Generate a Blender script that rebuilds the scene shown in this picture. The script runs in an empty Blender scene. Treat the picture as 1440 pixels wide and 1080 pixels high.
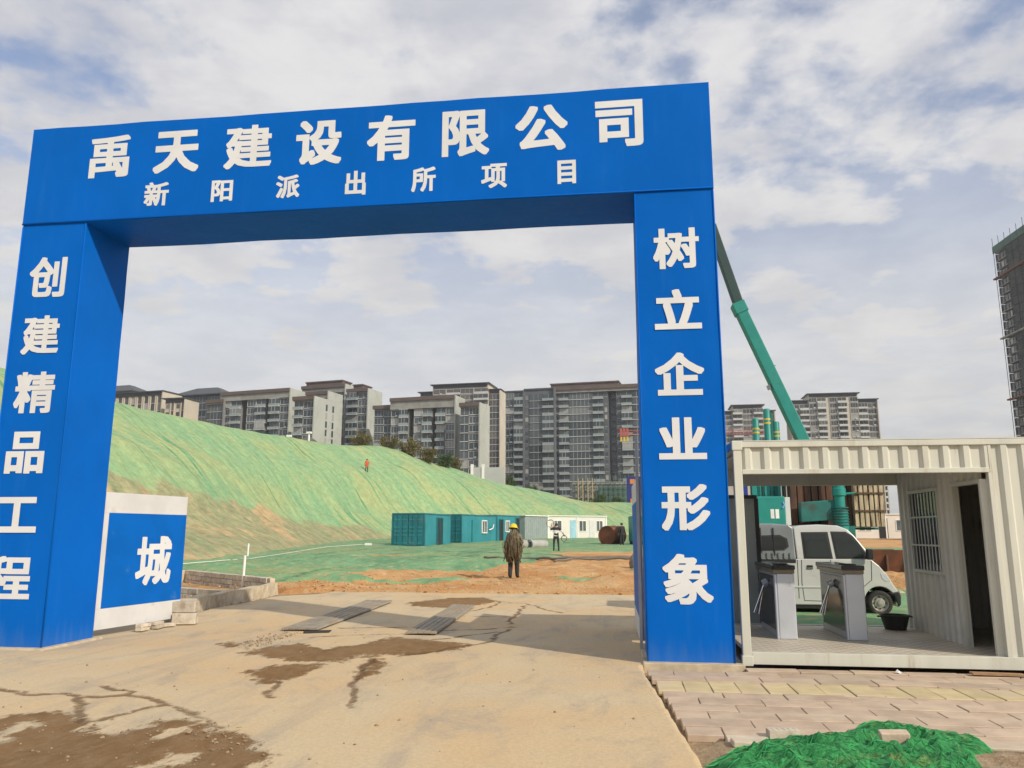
import bpy, bmesh, math, random
import numpy as np
from mathutils import Vector, Matrix
random.seed(7); rng = np.random.default_rng(7)
SC = bpy.context.scene
COL = SC.collection
R = math.radians

# ------------------------------------------------------------------ camera
F_PX, YAW, PITCH, ROLL, EYE = 1113.3, 0.133, 0.1847, 0.0015, 1.6
_r = Vector((math.cos(YAW), math.sin(YAW), 0))
_f = Vector((-math.sin(YAW)*math.cos(PITCH), math.cos(YAW)*math.cos(PITCH), math.sin(PITCH)))
_u = _r.cross(_f)
RIGHT = math.cos(ROLL)*_r + math.sin(ROLL)*_u
UP = -math.sin(ROLL)*_r + math.cos(ROLL)*_u
FWD = _f
cam = bpy.data.cameras.new('camera')
cam.sensor_width = 36; cam.lens = 36*F_PX/1440; cam.clip_start = 0.05; cam.clip_end = 6000
cam_o = bpy.data.objects.new('camera', cam); COL.objects.link(cam_o)
m3 = Matrix((RIGHT, UP, -FWD)).transposed()
cam_o.matrix_world = Matrix.Translation((0, 0, EYE)) @ m3.to_4x4()
SC.camera = cam_o

# ------------------------------------------------------------------ sky, sun, exposure
SUN_DIR = Vector((0.80, -0.60, 0.642)).normalized()      # towards the sun
def nd(nt, t, props=None, **ins):
    n = nt.nodes.new('ShaderNode'+t)
    for k, v in (props or {}).items(): setattr(n, k, v)
    for k, v in ins.items():
        key = int(k[1:]) if k[0] == 'i' and k[1:].isdigit() else k.replace('_', ' ')
        s = n.inputs[key]
        if isinstance(v, bpy.types.NodeSocket): nt.links.new(v, s)
        else: s.default_value = v
    return n
def math_(nt, op, a, b=0.0, clamp=False):
    return nd(nt, 'Math', {'operation': op, 'use_clamp': clamp}, i0=a, i1=b).outputs[0]
def mix_(nt, f, a, b, mode='MIX'):
    c = lambda v: v if isinstance(v, bpy.types.NodeSocket) or len(v) == 4 else (*v, 1)
    return nd(nt, 'Mix', {'data_type': 'RGBA', 'blend_type': mode}, i0=f, i6=c(a), i7=c(b)).outputs[2]
def ramp_(nt, f, lo, hi):
    return nd(nt, 'MapRange', {'interpolation_type': 'SMOOTHSTEP'}, i0=f, i1=lo, i2=hi, i3=0.0, i4=1.0).outputs[0]
def noise_(nt, vec, scale, detail=3, rough=.55, dist=0.0):
    return nd(nt, 'TexNoise', None, Vector=vec, Scale=scale, Detail=detail, Roughness=rough, Distortion=dist).outputs[0]

world = bpy.data.worlds.new('World'); SC.world = world; world.use_nodes = True
wt = world.node_tree; wt.nodes.clear()
sky = nd(wt, 'TexSky', {'sky_type': 'NISHITA', 'sun_disc': False, 'sun_elevation': math.asin(SUN_DIR.z),
                        'sun_rotation': math.atan2(SUN_DIR.x, SUN_DIR.y), 'dust_density': 1.2, 'air_density': 1.0, 'ozone_density': 1.6})
tc = nd(wt, 'TexCoord').outputs['Generated']
sp = nd(wt, 'SeparateXYZ', None, Vector=tc)
zz = math_(wt, 'ADD', math_(wt, 'MAXIMUM', sp.outputs[2], 0.0), 0.16)
px_ = math_(wt, 'DIVIDE', sp.outputs[0], zz); py_ = math_(wt, 'DIVIDE', sp.outputs[1], zz)
pv = nd(wt, 'CombineXYZ', None, X=px_, Y=py_, Z=3.7).outputs[0]
n_big = noise_(wt, pv, .9, 4, .5, .15)
n_det = noise_(wt, pv, 4.4, 9, .56, .12)
n_wsp = noise_(wt, pv, 10.0, 6, .55, .1)
dens = math_(wt, 'ADD', math_(wt, 'ADD', math_(wt, 'MULTIPLY', n_big, .42), math_(wt, 'MULTIPLY', n_det, .50)), math_(wt, 'MULTIPLY', n_wsp, .13))
cov = ramp_(wt, dens, .44, .565)
cov = math_(wt, 'ADD', math_(wt, 'MULTIPLY', cov, .76), .20)
low = ramp_(wt, sp.outputs[2], .60, .16)                       # the far deck closes up towards the horizon
cov = math_(wt, 'MAXIMUM', cov, math_(wt, 'MULTIPLY', low, .90))
shade = ramp_(wt, noise_(wt, pv, 3.6, 8, .58, .15), .34, .66)
ccol = mix_(wt, shade, (6.0, 6.1, 6.7), (8.7, 8.55, 8.5))
ccol = mix_(wt, math_(wt, 'MULTIPLY', low, .62), ccol, (7.9, 7.7, 7.35))
bright = math_(wt, 'SUBTRACT', 1.0, math_(wt, 'MULTIPLY', ramp_(wt, sp.outputs[2], .22, .0), .16))
ccol = mix_(wt, 1.0, ccol, nd(wt, 'CombineXYZ', None, X=bright, Y=bright, Z=bright).outputs[0], 'MULTIPLY')
skyb = mix_(wt, 1.0, sky.outputs[0], (1.5, 1.55, 1.7), 'MULTIPLY')
fin = mix_(wt, cov, skyb, ccol)
bg = nd(wt, 'Background', None, Color=fin, Strength=0.094)
wo = nd(wt, 'OutputWorld', None, Surface=bg.outputs[0])

sl = bpy.data.lights.new('sun', 'SUN'); sl.energy = 3.9; sl.angle = R(0.6); sl.color = (1, .90, .74)
so = bpy.data.objects.new('sun', sl); COL.objects.link(so); so.location = (40, -30, 40)
so.rotation_euler = (-SUN_DIR).to_track_quat('-Z', 'Y').to_euler()

vs = SC.view_settings
vs.view_transform = 'Standard'; vs.look = 'None'; vs.exposure = 0.04; vs.gamma = 1; vs.use_curve_mapping = False
SC.render.engine = 'CYCLES'
SC.cycles.use_denoising = True
SC.cycles.max_bounces = 6; SC.cycles.diffuse_bounces = 3; SC.cycles.glossy_bounces = 3; SC.cycles.transparent_max_bounces = 12

# ------------------------------------------------------------------ measuring helpers: photo pixel -> point in the place at a known depth
CAM = Vector((0, 0, EYE))
def ray(x, y): return RIGHT*((x-720)/F_PX) + UP*(-(y-540)/F_PX) + FWD
def at(x, y, Y): d = ray(x, y); return CAM + d*(Y/d.y)
def at_x(x, y, X): d = ray(x, y); return CAM + d*(X/d.x)
def on_ground(x, y, z=0.0): d = ray(x, y); return CAM + d*((z-EYE)/d.z)
def site_z(Y): return max(0.0, (Y-24)*0.0125) if Y < 110 else 1.075

# ------------------------------------------------------------------ numpy noise
_TAB = rng.random((256, 256))
def vnoise(x, y, s=0):
    xi = np.floor(x).astype(int); yi = np.floor(y).astype(int); fx = x-xi; fy = y-yi
    fx = fx*fx*(3-2*fx); fy = fy*fy*(3-2*fy)
    g = lambda a, b: _TAB[(a+s*37) % 256, (b+s*91) % 256]
    return (g(xi, yi)*(1-fx)+g(xi+1, yi)*fx)*(1-fy)+(g(xi, yi+1)*(1-fx)+g(xi+1, yi+1)*fx)*fy
def fbm(x, y, o=4, s=0):
    t = 0; a = .5; tot = 0
    for k in range(o):
        t = t+a*vnoise(x*2**k, y*2**k, s+k); tot += a; a *= .5
    return t/tot-.5
def seg_dist(X, Y, pts):
    d = np.full(X.shape, 1e9)
    for (ax, ay), (bx, by) in zip(pts[:-1], pts[1:]):
        vx, vy = bx-ax, by-ay; L = vx*vx+vy*vy+1e-12
        t = np.clip(((X-ax)*vx+(Y-ay)*vy)/L, 0, 1)
        d = np.minimum(d, np.hypot(X-ax-t*vx, Y-ay-t*vy))
    return d
def poly_sd(X, Y, pts):
    """signed distance, positive inside"""
    ins = np.zeros(X.shape, bool); n = len(pts)
    for i in range(n):
        ax, ay = pts[i]; bx, by = pts[(i+1) % n]
        c = ((ay > Y) != (by > Y)) & (X < (bx-ax)*(Y-ay)/((by-ay) if by != ay else 1e-12)+ax)
        ins ^= c
    d = seg_dist(X, Y, list(pts)+[pts[0]])
    return np.where(ins, d, -d)

# ------------------------------------------------------------------ materials
def newmat(name):
    m = bpy.data.materials.new(name); m.use_nodes = True
    nt = m.node_tree; nt.nodes.clear()
    out = nt.nodes.new('ShaderNodeOutputMaterial'); b = nt.nodes.new('ShaderNodeBsdfPrincipled')
    nt.links.new(b.outputs[0], out.inputs[0])
    return m, nt, b
def setc(nt, b, key, v):
    s = b.inputs[key]
    if isinstance(v, bpy.types.NodeSocket): nt.links.new(v, s)
    else: s.default_value = (*v, 1) if isinstance(v, tuple) and len(v) == 3 else v
def bump_(nt, b, h, strength, dist):
    bp = nd(nt, 'Bump', None, Height=h, Strength=strength, Distance=dist)
    nt.links.new(bp.outputs[0], b.inputs['Normal'])
def M(name, col, rough=.6, metal=0., var=.12, vs_=2.5, bump=0., bs=40, bd=.01, rnd=0., dirt=None, ds=1.2, dlo=.5, dhi=.7, stretch=None, coat=0, spec=None):
    """procedural paint / stone / metal: base colour with cloudy variation, an optional dirt colour in noise patches, per-piece random value, fine bump"""
    m, nt, b = newmat(name)
    pos = nd(nt, 'NewGeometry').outputs['Position']
    v = pos
    if stretch: v = nd(nt, 'Mapping', None, Vector=pos, Scale=stretch).outputs[0]
    n = noise_(nt, v, vs_, 5)
    lo = tuple(max(0, c*(1-var)) for c in col); hi = tuple(min(1, c*(1+var)) for c in col)
    c = mix_(nt, ramp_(nt, n, .3, .7), lo, hi)
    if dirt:
        n2 = noise_(nt, v, ds, 7, .65)
        c = mix_(nt, ramp_(nt, n2, dlo, dhi), c, dirt)
    if rnd:
        o = nd(nt, 'ObjectInfo').outputs['Random']
        k = nd(nt, 'MapRange', None, i0=o, i1=0., i2=1., i3=1-rnd, i4=1+rnd).outputs[0]
        c = mix_(nt, 1.0, c, nd(nt, 'CombineXYZ', None, X=k, Y=k, Z=k).outputs[0], 'MULTIPLY')
    setc(nt, b, 'Base Color', c)
    rn = nd(nt, 'MapRange', None, i0=n, i1=.2, i2=.8, i3=max(.02, rough-.08), i4=min(1, rough+.08)).outputs[0]
    setc(nt, b, 'Roughness', rn); b.inputs['Metallic'].default_value = metal
    if coat: b.inputs['Coat Weight'].default_value = coat
    if spec is not None: b.inputs['Specular IOR Level'].default_value = spec
    if bump: bump_(nt, b, noise_(nt, v, bs, 4, .6), bump, bd)
    return m

# ------------------------------------------------------------------ mesh building
class MB:
    def __init__(s): s.v = []; s.f = []; s.m = []
    def add(s, vs, fs, mi=0):
        o = len(s.v); s.v += [tuple(v) for v in vs]
        for f in fs: s.f.append(tuple(i+o for i in f)); s.m.append(mi)
        return s
    def box(s, x0, x1, y0, y1, z0, z1, mi=0):
        return s.add([(x0,y0,z0),(x1,y0,z0),(x1,y1,z0),(x0,y1,z0),(x0,y0,z1),(x1,y0,z1),(x1,y1,z1),(x0,y1,z1)],
                     [(0,3,2,1),(4,5,6,7),(0,1,5,4),(1,2,6,5),(2,3,7,6),(3,0,4,7)], mi)
    def bar(s, a, b, w, h=None, mi=0, up=(0,0,1)):
        """rectangular bar between two points"""
        a = Vector(a); b = Vector(b); h = h or w; d = (b-a).normalized(); up = Vector(up)
        if abs(d.dot(up)) > .98: up = Vector((1,0,0))
        sx = d.cross(up).normalized(); sz = sx.cross(d)
        c = [sx*(i*w/2)+sz*(j*h/2) for i, j in ((-1,-1),(1,-1),(1,1),(-1,1))]
        return s.add([a+k for k in c]+[b+k for k in c], [(0,1,2,3),(7,6,5,4),(0,4,5,1),(1,5,6,2),(2,6,7,3),(3,7,4,0)], mi)
    def tube(s, pts, r, n=8, mi=0, cap=True):
        pts = [Vector(p) for p in pts]; rs = r if isinstance(r, (list, tuple)) else [r]*len(pts)
        rings = []; pd = None
        for i, p in enumerate(pts):
            d = (pts[min(i+1, len(pts)-1)]-pts[max(i-1, 0)]).normalized()
            if pd is None:
                u = d.cross(Vector((0,0,1)))
                if u.length < .05: u = d.cross(Vector((1,0,0)))
                u.normalize()
            else: u = (u-d*u.dot(d)).normalized()
            w = d.cross(u); pd = d
            rings.append([p+(u*math.cos(2*math.pi*k/n)+w*math.sin(2*math.pi*k/n))*rs[i] for k in range(n)])
        vs = [v for g in rings for v in g]; fs = []
        for i in range(len(pts)-1):
            for k in range(n):
                k2 = (k+1) % n; fs.append((i*n+k, i*n+k2, (i+1)*n+k2, (i+1)*n+k))
        if cap:
            fs.append(tuple(range(n-1, -1, -1))); fs.append(tuple((len(pts)-1)*n+k for k in range(n)))
        return s.add(vs, fs, mi)
    def prism(s, poly, axis, a, b, mi=0):
        """polygon (2D) extruded along axis from a to b; axis 'y': poly=(x,z); 'x': poly=(y,z); 'z': poly=(x,y)"""
        n = len(poly)
        g = {'y': lambda p, t: (p[0], t, p[1]), 'x': lambda p, t: (t, p[0], p[1]), 'z': lambda p, t: (p[0], p[1], t)}[axis]
        fs = [tuple(range(n)), tuple(range(2*n-1, n-1, -1))]+[(i, n+i, n+(i+1) % n, (i+1) % n) for i in range(n)]
        return s.add([g(p, a) for p in poly]+[g(p, b) for p in poly], fs, mi)
    def lathe(s, prof, c, axis, n=24, mi=0):
        """profile of (radius, along) revolved around axis through c"""
        ax = Vector(axis).normalized(); u = ax.cross(Vector((0,0,1)))
        if u.length < .05: u = ax.cross(Vector((1,0,0)))
        u.normalize(); w = ax.cross(u); c = Vector(c); vs = []; fs = []
        for r_, t in prof:
            for k in range(n):
                a = 2*math.pi*k/n; vs.append(c+ax*t+(u*math.cos(a)+w*math.sin(a))*r_)
        for i in range(len(prof)-1):
            for k in range(n):
                k2 = (k+1) % n; fs.append((i*n+k, i*n+k2, (i+1)*n+k2, (i+1)*n+k))
        return s.add(vs, fs, mi)
    def build(s, name, mats, parent=None, smooth=False, bevel=0, normals=True):
        me = bpy.data.meshes.new(name); me.from_pydata(s.v, [], s.f)
        for m in (mats if isinstance(mats, (list, tuple)) else [mats]): me.materials.append(m)
        me.polygons.foreach_set('material_index', s.m)
        if normals:
            bm = bmesh.new(); bm.from_mesh(me); bmesh.ops.recalc_face_normals(bm, faces=bm.faces); bm.to_mesh(me); bm.free()
        if smooth: me.polygons.foreach_set('use_smooth', [True]*len(me.polygons))
        o = bpy.data.objects.new(name, me); COL.objects.link(o)
        if smooth == 'auto': 
            me.set_sharp_from_angle(angle=R(35))
        if parent: o.parent = parent
        if bevel:
            bv = o.modifiers.new('edge', 'BEVEL'); bv.width = bevel; bv.segments = 2; bv.limit_method = 'ANGLE'; bv.angle_limit = R(40)
        return o
def tag(o, label=None, cat=None, group=None, kind=None):
    if label: o['label'] = label
    if cat: o['category'] = cat
    if group: o['group'] = group
    if kind: o['kind'] = kind
    return o
def thing(name, label, cat, loc=(0,0,0), rotz=0., group=None):
    o = bpy.data.objects.new(name, None); COL.objects.link(o); o.location = loc; o.rotation_euler = (0,0,rotz)
    o.empty_display_size = .3
    return tag(o, label, cat, group)
def piece(name, me, parent, loc=(0,0,0), rot=(0,0,0), scale=(1,1,1)):
    o = bpy.data.objects.new(name, me); COL.objects.link(o); o.parent = parent; o.location = loc; o.rotation_euler = rot; o.scale = scale
    return o
def mesh_only(mb, name, mats, bevel=0):
    """shared mesh data, with an optional baked bevel"""
    o = mb.build(name, mats, bevel=0); me = o.data; bpy.data.objects.remove(o)
    if bevel:
        bm = bmesh.new(); bm.from_mesh(me)
        bmesh.ops.bevel(bm, geom=bm.edges[:], offset=bevel, segments=1, affect='EDGES', clamp_overlap=True); bm.to_mesh(me); bm.free()
    return me
def grid_mesh(name, X, Y, Z, mat, keep=None, attrs=None, uv=None, smooth=True):
    """X,Y,Z 2D arrays -> one sheet"""
    h, w = X.shape
    co = np.stack([X, Y, Z], -1).reshape(-1, 3)
    idx = np.arange(h*w).reshape(h, w)
    q = np.stack([idx[:-1,:-1], idx[:-1,1:], idx[1:,1:], idx[1:,:-1]], -1).reshape(-1, 4)
    if keep is not None:
        k = (keep[:-1,:-1] | keep[:-1,1:] | keep[1:,1:] | keep[1:,:-1]).reshape(-1); q = q[k]
        used = np.unique(q); remap = np.full(h*w, -1); remap[used] = np.arange(len(used)); q = remap[q]; co = co[used]
    else: used = np.arange(h*w)
    me = bpy.data.meshes.new(name)
    me.vertices.add(len(co)); me.vertices.foreach_set('co', co.astype(np.float32).ravel())
    me.loops.add(len(q)*4); me.loops.foreach_set('vertex_index', q.astype(np.int32).ravel())
    me.polygons.add(len(q)); me.polygons.foreach_set('loop_start', np.arange(0, len(q)*4, 4, dtype=np.int32))
    try: me.polygons.foreach_set('loop_total', np.full(len(q), 4, dtype=np.int32))
    except Exception: pass
    me.update(calc_edges=True)
    if smooth: me.polygons.foreach_set('use_smooth', np.ones(len(q), bool))
    for an, av in (attrs or {}).items():
        a = me.attributes.new(an, 'FLOAT', 'POINT'); a.data.foreach_set('value', av.reshape(-1)[used].astype(np.float32))
    if uv is not None:
        ul = me.uv_layers.new(name='UVMap'); uvv = np.stack([uv[0].reshape(-1)[used], uv[1].reshape(-1)[used]], -1)[q.ravel()]
        ul.data.foreach_set('uv', uvv.astype(np.float32).ravel())
    me.materials.append(mat); me.validate()
    o = bpy.data.objects.new(name, me); COL.objects.link(o); return o
def attr_(nt, name): return nd(nt, 'Attribute', {'attribute_name': name}).outputs['Fac']
# ------------------------------------------------------------------ THE SETTING: ground, concrete, soil, hill
m_soil = None
def soil_mat(name, c1, c2, c3):
    m, nt, b = newmat(name)
    pos = nd(nt, 'NewGeometry').outputs['Position']
    n1 = noise_(nt, pos, .35, 6, .6); n2 = noise_(nt, pos, 2.2, 7, .65); n3 = noise_(nt, pos, 14, 5, .7)
    c = mix_(nt, ramp_(nt, n1, .38, .62), c1, c2)
    c = mix_(nt, math_(nt, 'MULTIPLY', ramp_(nt, n2, .50, .68), .8), c, c3)
    k = nd(nt, 'MapRange', None, i0=n3, i1=.3, i2=.7, i3=.78, i4=1.15).outputs[0]
    c = mix_(nt, 1.0, c, nd(nt, 'CombineXYZ', None, X=k, Y=k, Z=k).outputs[0], 'MULTIPLY')
    setc(nt, b, 'Base Color', c); b.inputs['Roughness'].default_value = .95; b.inputs['Specular IOR Level'].default_value = .15
    bump_(nt, b, math_(nt, 'ADD', n3, n2), .8, .06)
    return m
m_far = soil_mat('far_soil', (.30,.24,.15), (.22,.24,.12), (.34,.27,.17))
m_soil = soil_mat('orange_soil', (.57,.36,.175), (.50,.255,.10), (.61,.44,.25))
m_dirt = soil_mat('roadside_dirt', (.40,.30,.19), (.33,.23,.14), (.48,.38,.26))

g = MB(); g.add([(-3000,-200,-.35),(3000,-200,-.35),(3000,5000,-.35),(-3000,5000,-.35)], [(0,1,2,3)])
tag(g.build('ground', m_far), kind='structure')

# near roadside dirt under pavers and behind the slab
xs = np.linspace(-22, 16, 260); ys = np.concatenate([np.linspace(-6, 5, 40), np.linspace(5.1, 24, 200)])
X, Y = np.meshgrid(xs, ys)
Z = -.075+.03*fbm(X*1.5, Y*1.5, 4, 3)+np.where(Y > 13.6, .05, 0)+.05*fbm(X*.4, Y*.4, 3, 9)
Z = np.where((X > .6) & (Y < 6.9), Z+.055, Z)
Z = np.where((X > 1.2) & (Y > 10.2) & (Y < 13.7), -.12, Z)
Z = np.where((X > 1.8) & (Y > 13.7), .0+.04*fbm(X*.8, Y*.8, 4, 12), Z)
Z = np.where((X < -8.6) & (Y > 14), -.04+.10*fbm(X*.9, Y*.9, 4, 5), Z)
tag(grid_mesh('roadside_soil', X, Y, Z, m_dirt), kind='structure')

# --- concrete apron with mud patches and mud-filled cracks (distance fields stored per vertex, fine edges from noise)
def zz1(p): return [tuple(on_ground(240+x*.2778, 740+y*.2778))[:2] for x, y in p]
def zz2(p): return [tuple(on_ground(560+x*.2778, 740+y*.2778))[:2] for x, y in p]
def zz3(p): return [tuple(on_ground(x*.3472, 860+y*.3472))[:2] for x, y in p]
mud_polys = [
    zz3([(-700,440),(0,430),(60,415),(190,405),(290,420),(330,445),(400,495),(520,485),(620,455),(700,438),(760,440),(860,475),(930,482),(1040,530),(1085,592),(1000,640),(900,700),(-700,800)]),
    zz1([(370,640),(520,612),(650,592),(780,622),(1000,592),(1150,560),(1300,578),(1440,590),(1520,600),(1440,628),(1180,655),(1000,650),(850,690),(600,682),(480,660)]),
    zz1([(380,742),(470,720),(560,700),(790,698),(660,760),(500,800),(400,775)]),
    zz1([(950,765),(1000,680),(1060,655),(1085,690),(1050,740),(960,775)]),
    zz2([(60,385),(280,362),(430,360),(505,380),(400,400),(280,415),(60,405)]),
    zz1([(265,598),(310,585),(360,590),(350,612),(290,615)]),
]
dry_polys = [zz3([(600,515),(700,478),(795,455),(740,490),(640,520)]), zz3([(-60,500),(0,490),(150,442),(100,480),(0,520),(-60,530)]),
             zz3([(560,632),(700,590),(840,575),(760,605),(640,640)]), zz3([(318,480),(345,460),(378,465),(370,485),(330,488)])]
cracks = [zz3([(-80,300),(0,312),(90,335),(250,330),(420,350),(540,345),(600,352),(680,376),(730,405),(800,440),(860,475)]),
          zz3([(330,345),(325,410),(335,445)]), zz3([(400,300),(470,318),(555,330),(540,345)]), zz3([(380,440),(520,405),(660,378)]),
          zz2([(500,380),(570,388),(650,390),(720,410),(820,438)]), zz2([(630,400),(610,430),(560,480),(580,510),(500,560),(420,592),(300,612),(200,630),(0,655)]),
          zz2([(560,510),(420,522),(240,530),(120,532)]), zz2([(500,535),(300,558),(150,575)]), zz2([(560,460),(480,458),(380,455)]),
          zz2([(500,380),(450,410),(380,430)]), zz1([(700,565),(900,552),(1150,545)]), zz1([(860,515),(1050,515),(1200,512)]), zz1([(1060,660),(960,700),(900,860),(880,920)]),
          zz1([(600,790),(540,830),(520,860)])]
def xr(y):   # broken right edge of the slab, then along the pillar
    e = np.interp(y, [-6, 5.6, 6.16, 7.09, 8.21, 9.79, 10.3, 10.45, 30], [.75, .62, .56, .48, .40, .27, .27, 1.5, 1.5])
    return e+np.where(y < 10.3, .05*fbm(y*3, y*0+2.2, 4, 2)+.03*fbm(y*9, y*0+1.2, 3, 2), 0)
def xl(y):
    e = np.interp(y, [-6, 13.7, 14.4, 15.4, 16.4, 19.7, 20.6, 30], [-20, -20, -8.35, -8.45, -8.6, -8.65, -7.9, -7.6])
    return e+np.where(y > 14, .18*fbm(y*1.2, y*0+4, 3, 5), 0)
ys = np.concatenate([np.linspace(-5, 5, 50), np.linspace(5.05, 22.2, 330)])
us = np.linspace(0, 1, 400)
us = us**.8
Y = np.repeat(ys[:, None], len(us), 1)
Lx, Rx = xl(ys)[:, None], xr(ys)[:, None]
X = Lx+(Rx-Lx)*us[None, :]
far = 21.6+.35*fbm(X*.6, X*0+.3, 4, 8)+.5*np.interp(X, [-9, -7, 0, 2], [-2.0, 0, 0, -.2])
Y = np.where(Y > 20, 20+(Y-20)*(far-20)/2.2, Y)
mud = np.full(X.shape, -3.0)
for p in mud_polys: mud = np.maximum(mud, poly_sd(X, Y, p))
for p in dry_polys: mud = np.minimum(mud, -poly_sd(X, Y, p))
crk = np.full(X.shape, 9.0)
cwx = X+.30*fbm(X*1.4, Y*1.4, 4, 81)+.10*fbm(X*5, Y*5, 3, 83); cwy = Y+.30*fbm(X*1.4+7, Y*1.4, 4, 85)+.10*fbm(X*5+3, Y*5, 3, 87)
for p in cracks: crk = np.minimum(crk, seg_dist(cwx, cwy, p))
Z = .012*fbm(X*.5, Y*.5, 3, 1)+.006*fbm(X*3, Y*3, 3, 4)
Z = Z+np.clip(mud, 0, .2)*.03-np.clip(.05-crk, 0, .05)*.3
Z[:, -1] -= .09; Z[:, 0] -= .09; Z[-1, :] -= .09
m_conc, nt, b = newmat('dusty_concrete')
pos = nd(nt, 'NewGeometry').outputs['Position']
str_ = nd(nt, 'Mapping', None, Vector=pos, Scale=(1, .45, 1), Rotation=(0, 0, .5)).outputs[0]
n1 = noise_(nt, pos, .28, 6, .6, .4); n2 = noise_(nt, str_, 1.6, 8, .68, .6); n3 = noise_(nt, pos, 26, 6, .75); n4 = noise_(nt, pos, 3.5, 8, .7)
c = mix_(nt, ramp_(nt, n1, .36, .64), (.56,.455,.295), (.575,.415,.235))
c = mix_(nt, math_(nt, 'MULTIPLY', ramp_(nt, n2, .47, .68), .75), c, (.39,.325,.245))
c = mix_(nt, math_(nt, 'MULTIPLY', ramp_(nt, n4, .54, .74), .45), c, (.60,.47,.30))
c = mix_(nt, math_(nt, 'MULTIPLY', ramp_(nt, noise_(nt, pos, .75, 8, .66, .5), .50, .68), .35), c, (.46,.395,.305))
trk = nd(nt, 'Mapping', None, Vector=pos, Scale=(1.5, .06, 1), Rotation=(0, 0, -.55)).outputs[0]
c = mix_(nt, math_(nt, 'MULTIPLY', ramp_(nt, noise_(nt, trk, 1.3, 6, .7, .3), .52, .68), .45), c, (.40,.335,.25))
k = nd(nt, 'MapRange', None, i0=n3, i1=.3, i2=.7, i3=.86, i4=1.10).outputs[0]
c = mix_(nt, 1.0, c, nd(nt, 'CombineXYZ', None, X=k, Y=k, Z=k).outputs[0], 'MULTIPLY')
wob = math_(nt, 'ADD', math_(nt, 'MULTIPLY', math_(nt, 'SUBTRACT', n4, .5), .55), math_(nt, 'MULTIPLY', math_(nt, 'SUBTRACT', n3, .5), .10))
nf = noise_(nt, nd(nt, 'Mapping', None, Vector=pos, Scale=(1, .5, 1), Rotation=(0, 0, .35)).outputs[0], 6.5, 9, .72, .3)
wob = math_(nt, 'ADD', wob, math_(nt, 'MULTIPLY', math_(nt, 'SUBTRACT', nf, .5), .75))
mm = math_(nt, 'ADD', attr_(nt, 'mud'), wob)
mk = math_(nt, 'MULTIPLY', ramp_(nt, mm, -.05, .07), nd(nt, 'MapRange', None, i0=nf, i1=.3, i2=.58, i3=.80, i4=1.0).outputs[0])
cm = math_(nt, 'ADD', attr_(nt, 'crk'), math_(nt, 'ABSOLUTE', math_(nt, 'MULTIPLY', math_(nt, 'SUBTRACT', n4, .45), .20)))
ck = ramp_(nt, cm, .075, .03)
mcol = mix_(nt, ramp_(nt, n2, .35, .65), (.18,.092,.030), (.24,.135,.052))
mcol = mix_(nt, math_(nt, 'MULTIPLY', ramp_(nt, n3, .6, .72), .5), mcol, (.34,.25,.15))
c = mix_(nt, math_(nt, 'MULTIPLY', mk, .93), c, mcol)
c = mix_(nt, math_(nt, 'MULTIPLY', ck, .8), c, (.13,.075,.035))
setc(nt, b, 'Base Color', c)
setc(nt, b, 'Roughness', nd(nt, 'MapRange', None, i0=mk, i1=0., i2=1., i3=.88, i4=.95).outputs[0]); b.inputs['Specular IOR Level'].default_value = .2
hh = math_(nt, 'ADD', math_(nt, 'MULTIPLY', n3, math_(nt, 'ADD', math_(nt, 'MULTIPLY', mk, 2.5), .35)), n4)
bump_(nt, b, hh, .6, .02)
o = grid_mesh('concrete_road', X, Y, Z, m_conc, attrs={'mud': mud, 'crk': crk}); tag(o, kind='structure')

# --- site soil beyond the slab
def soil_h(X, Y):
    base = np.clip((Y-24)*.0125, 0, 1.075)
    a = np.interp(Y, [20, 22, 24, 34, 45, 60], [.04, .20, .55, .60, .20, .1])
    h = base+a*fbm(X*.45, Y*.45, 5, 6)+a*.35*np.abs(fbm(X*1.7, Y*1.7, 4, 11))
    return h+np.where((X > 2) & (Y < 40), -.05, .03)+np.where((X < -8) & (Y < 27), .04, 0)
ys = 20.6*(135/20.6)**np.linspace(0, 1, 300); us = np.linspace(-1, 1, 420)
Y = np.repeat(ys[:, None], len(us), 1); X = us[None, :]*(26+.45*(Y-20))+np.sign(us)[None, :]*np.abs(us)[None, :]**6*30
Z = soil_h(X, Y)
Z = np.where((Y < 21.3) & (X > -8.3) & (X < 1.6), np.minimum(Z, -.03), Z)
Z = np.where((Y < 22.5) & (X > 1.6), np.minimum(Z, -.02), Z)
Z[0, :] = -.15; Z[1, :] = np.minimum(Z[1, :], -.05); Z[2, :] = np.minimum(Z[2, :], .0)
pit_poly = [(-8.9,15.0),(-9.3,20.9),(-13.9,25.6),(-14.6,23.0),(-14.6,15.0)]
sdp = poly_sd(X, Y, pit_poly)
Z = np.where(sdp > -.3, np.minimum(Z, -.03), Z)
tag(grid_mesh('site_soil', X, Y, Z, m_soil), kind='structure')

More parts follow.
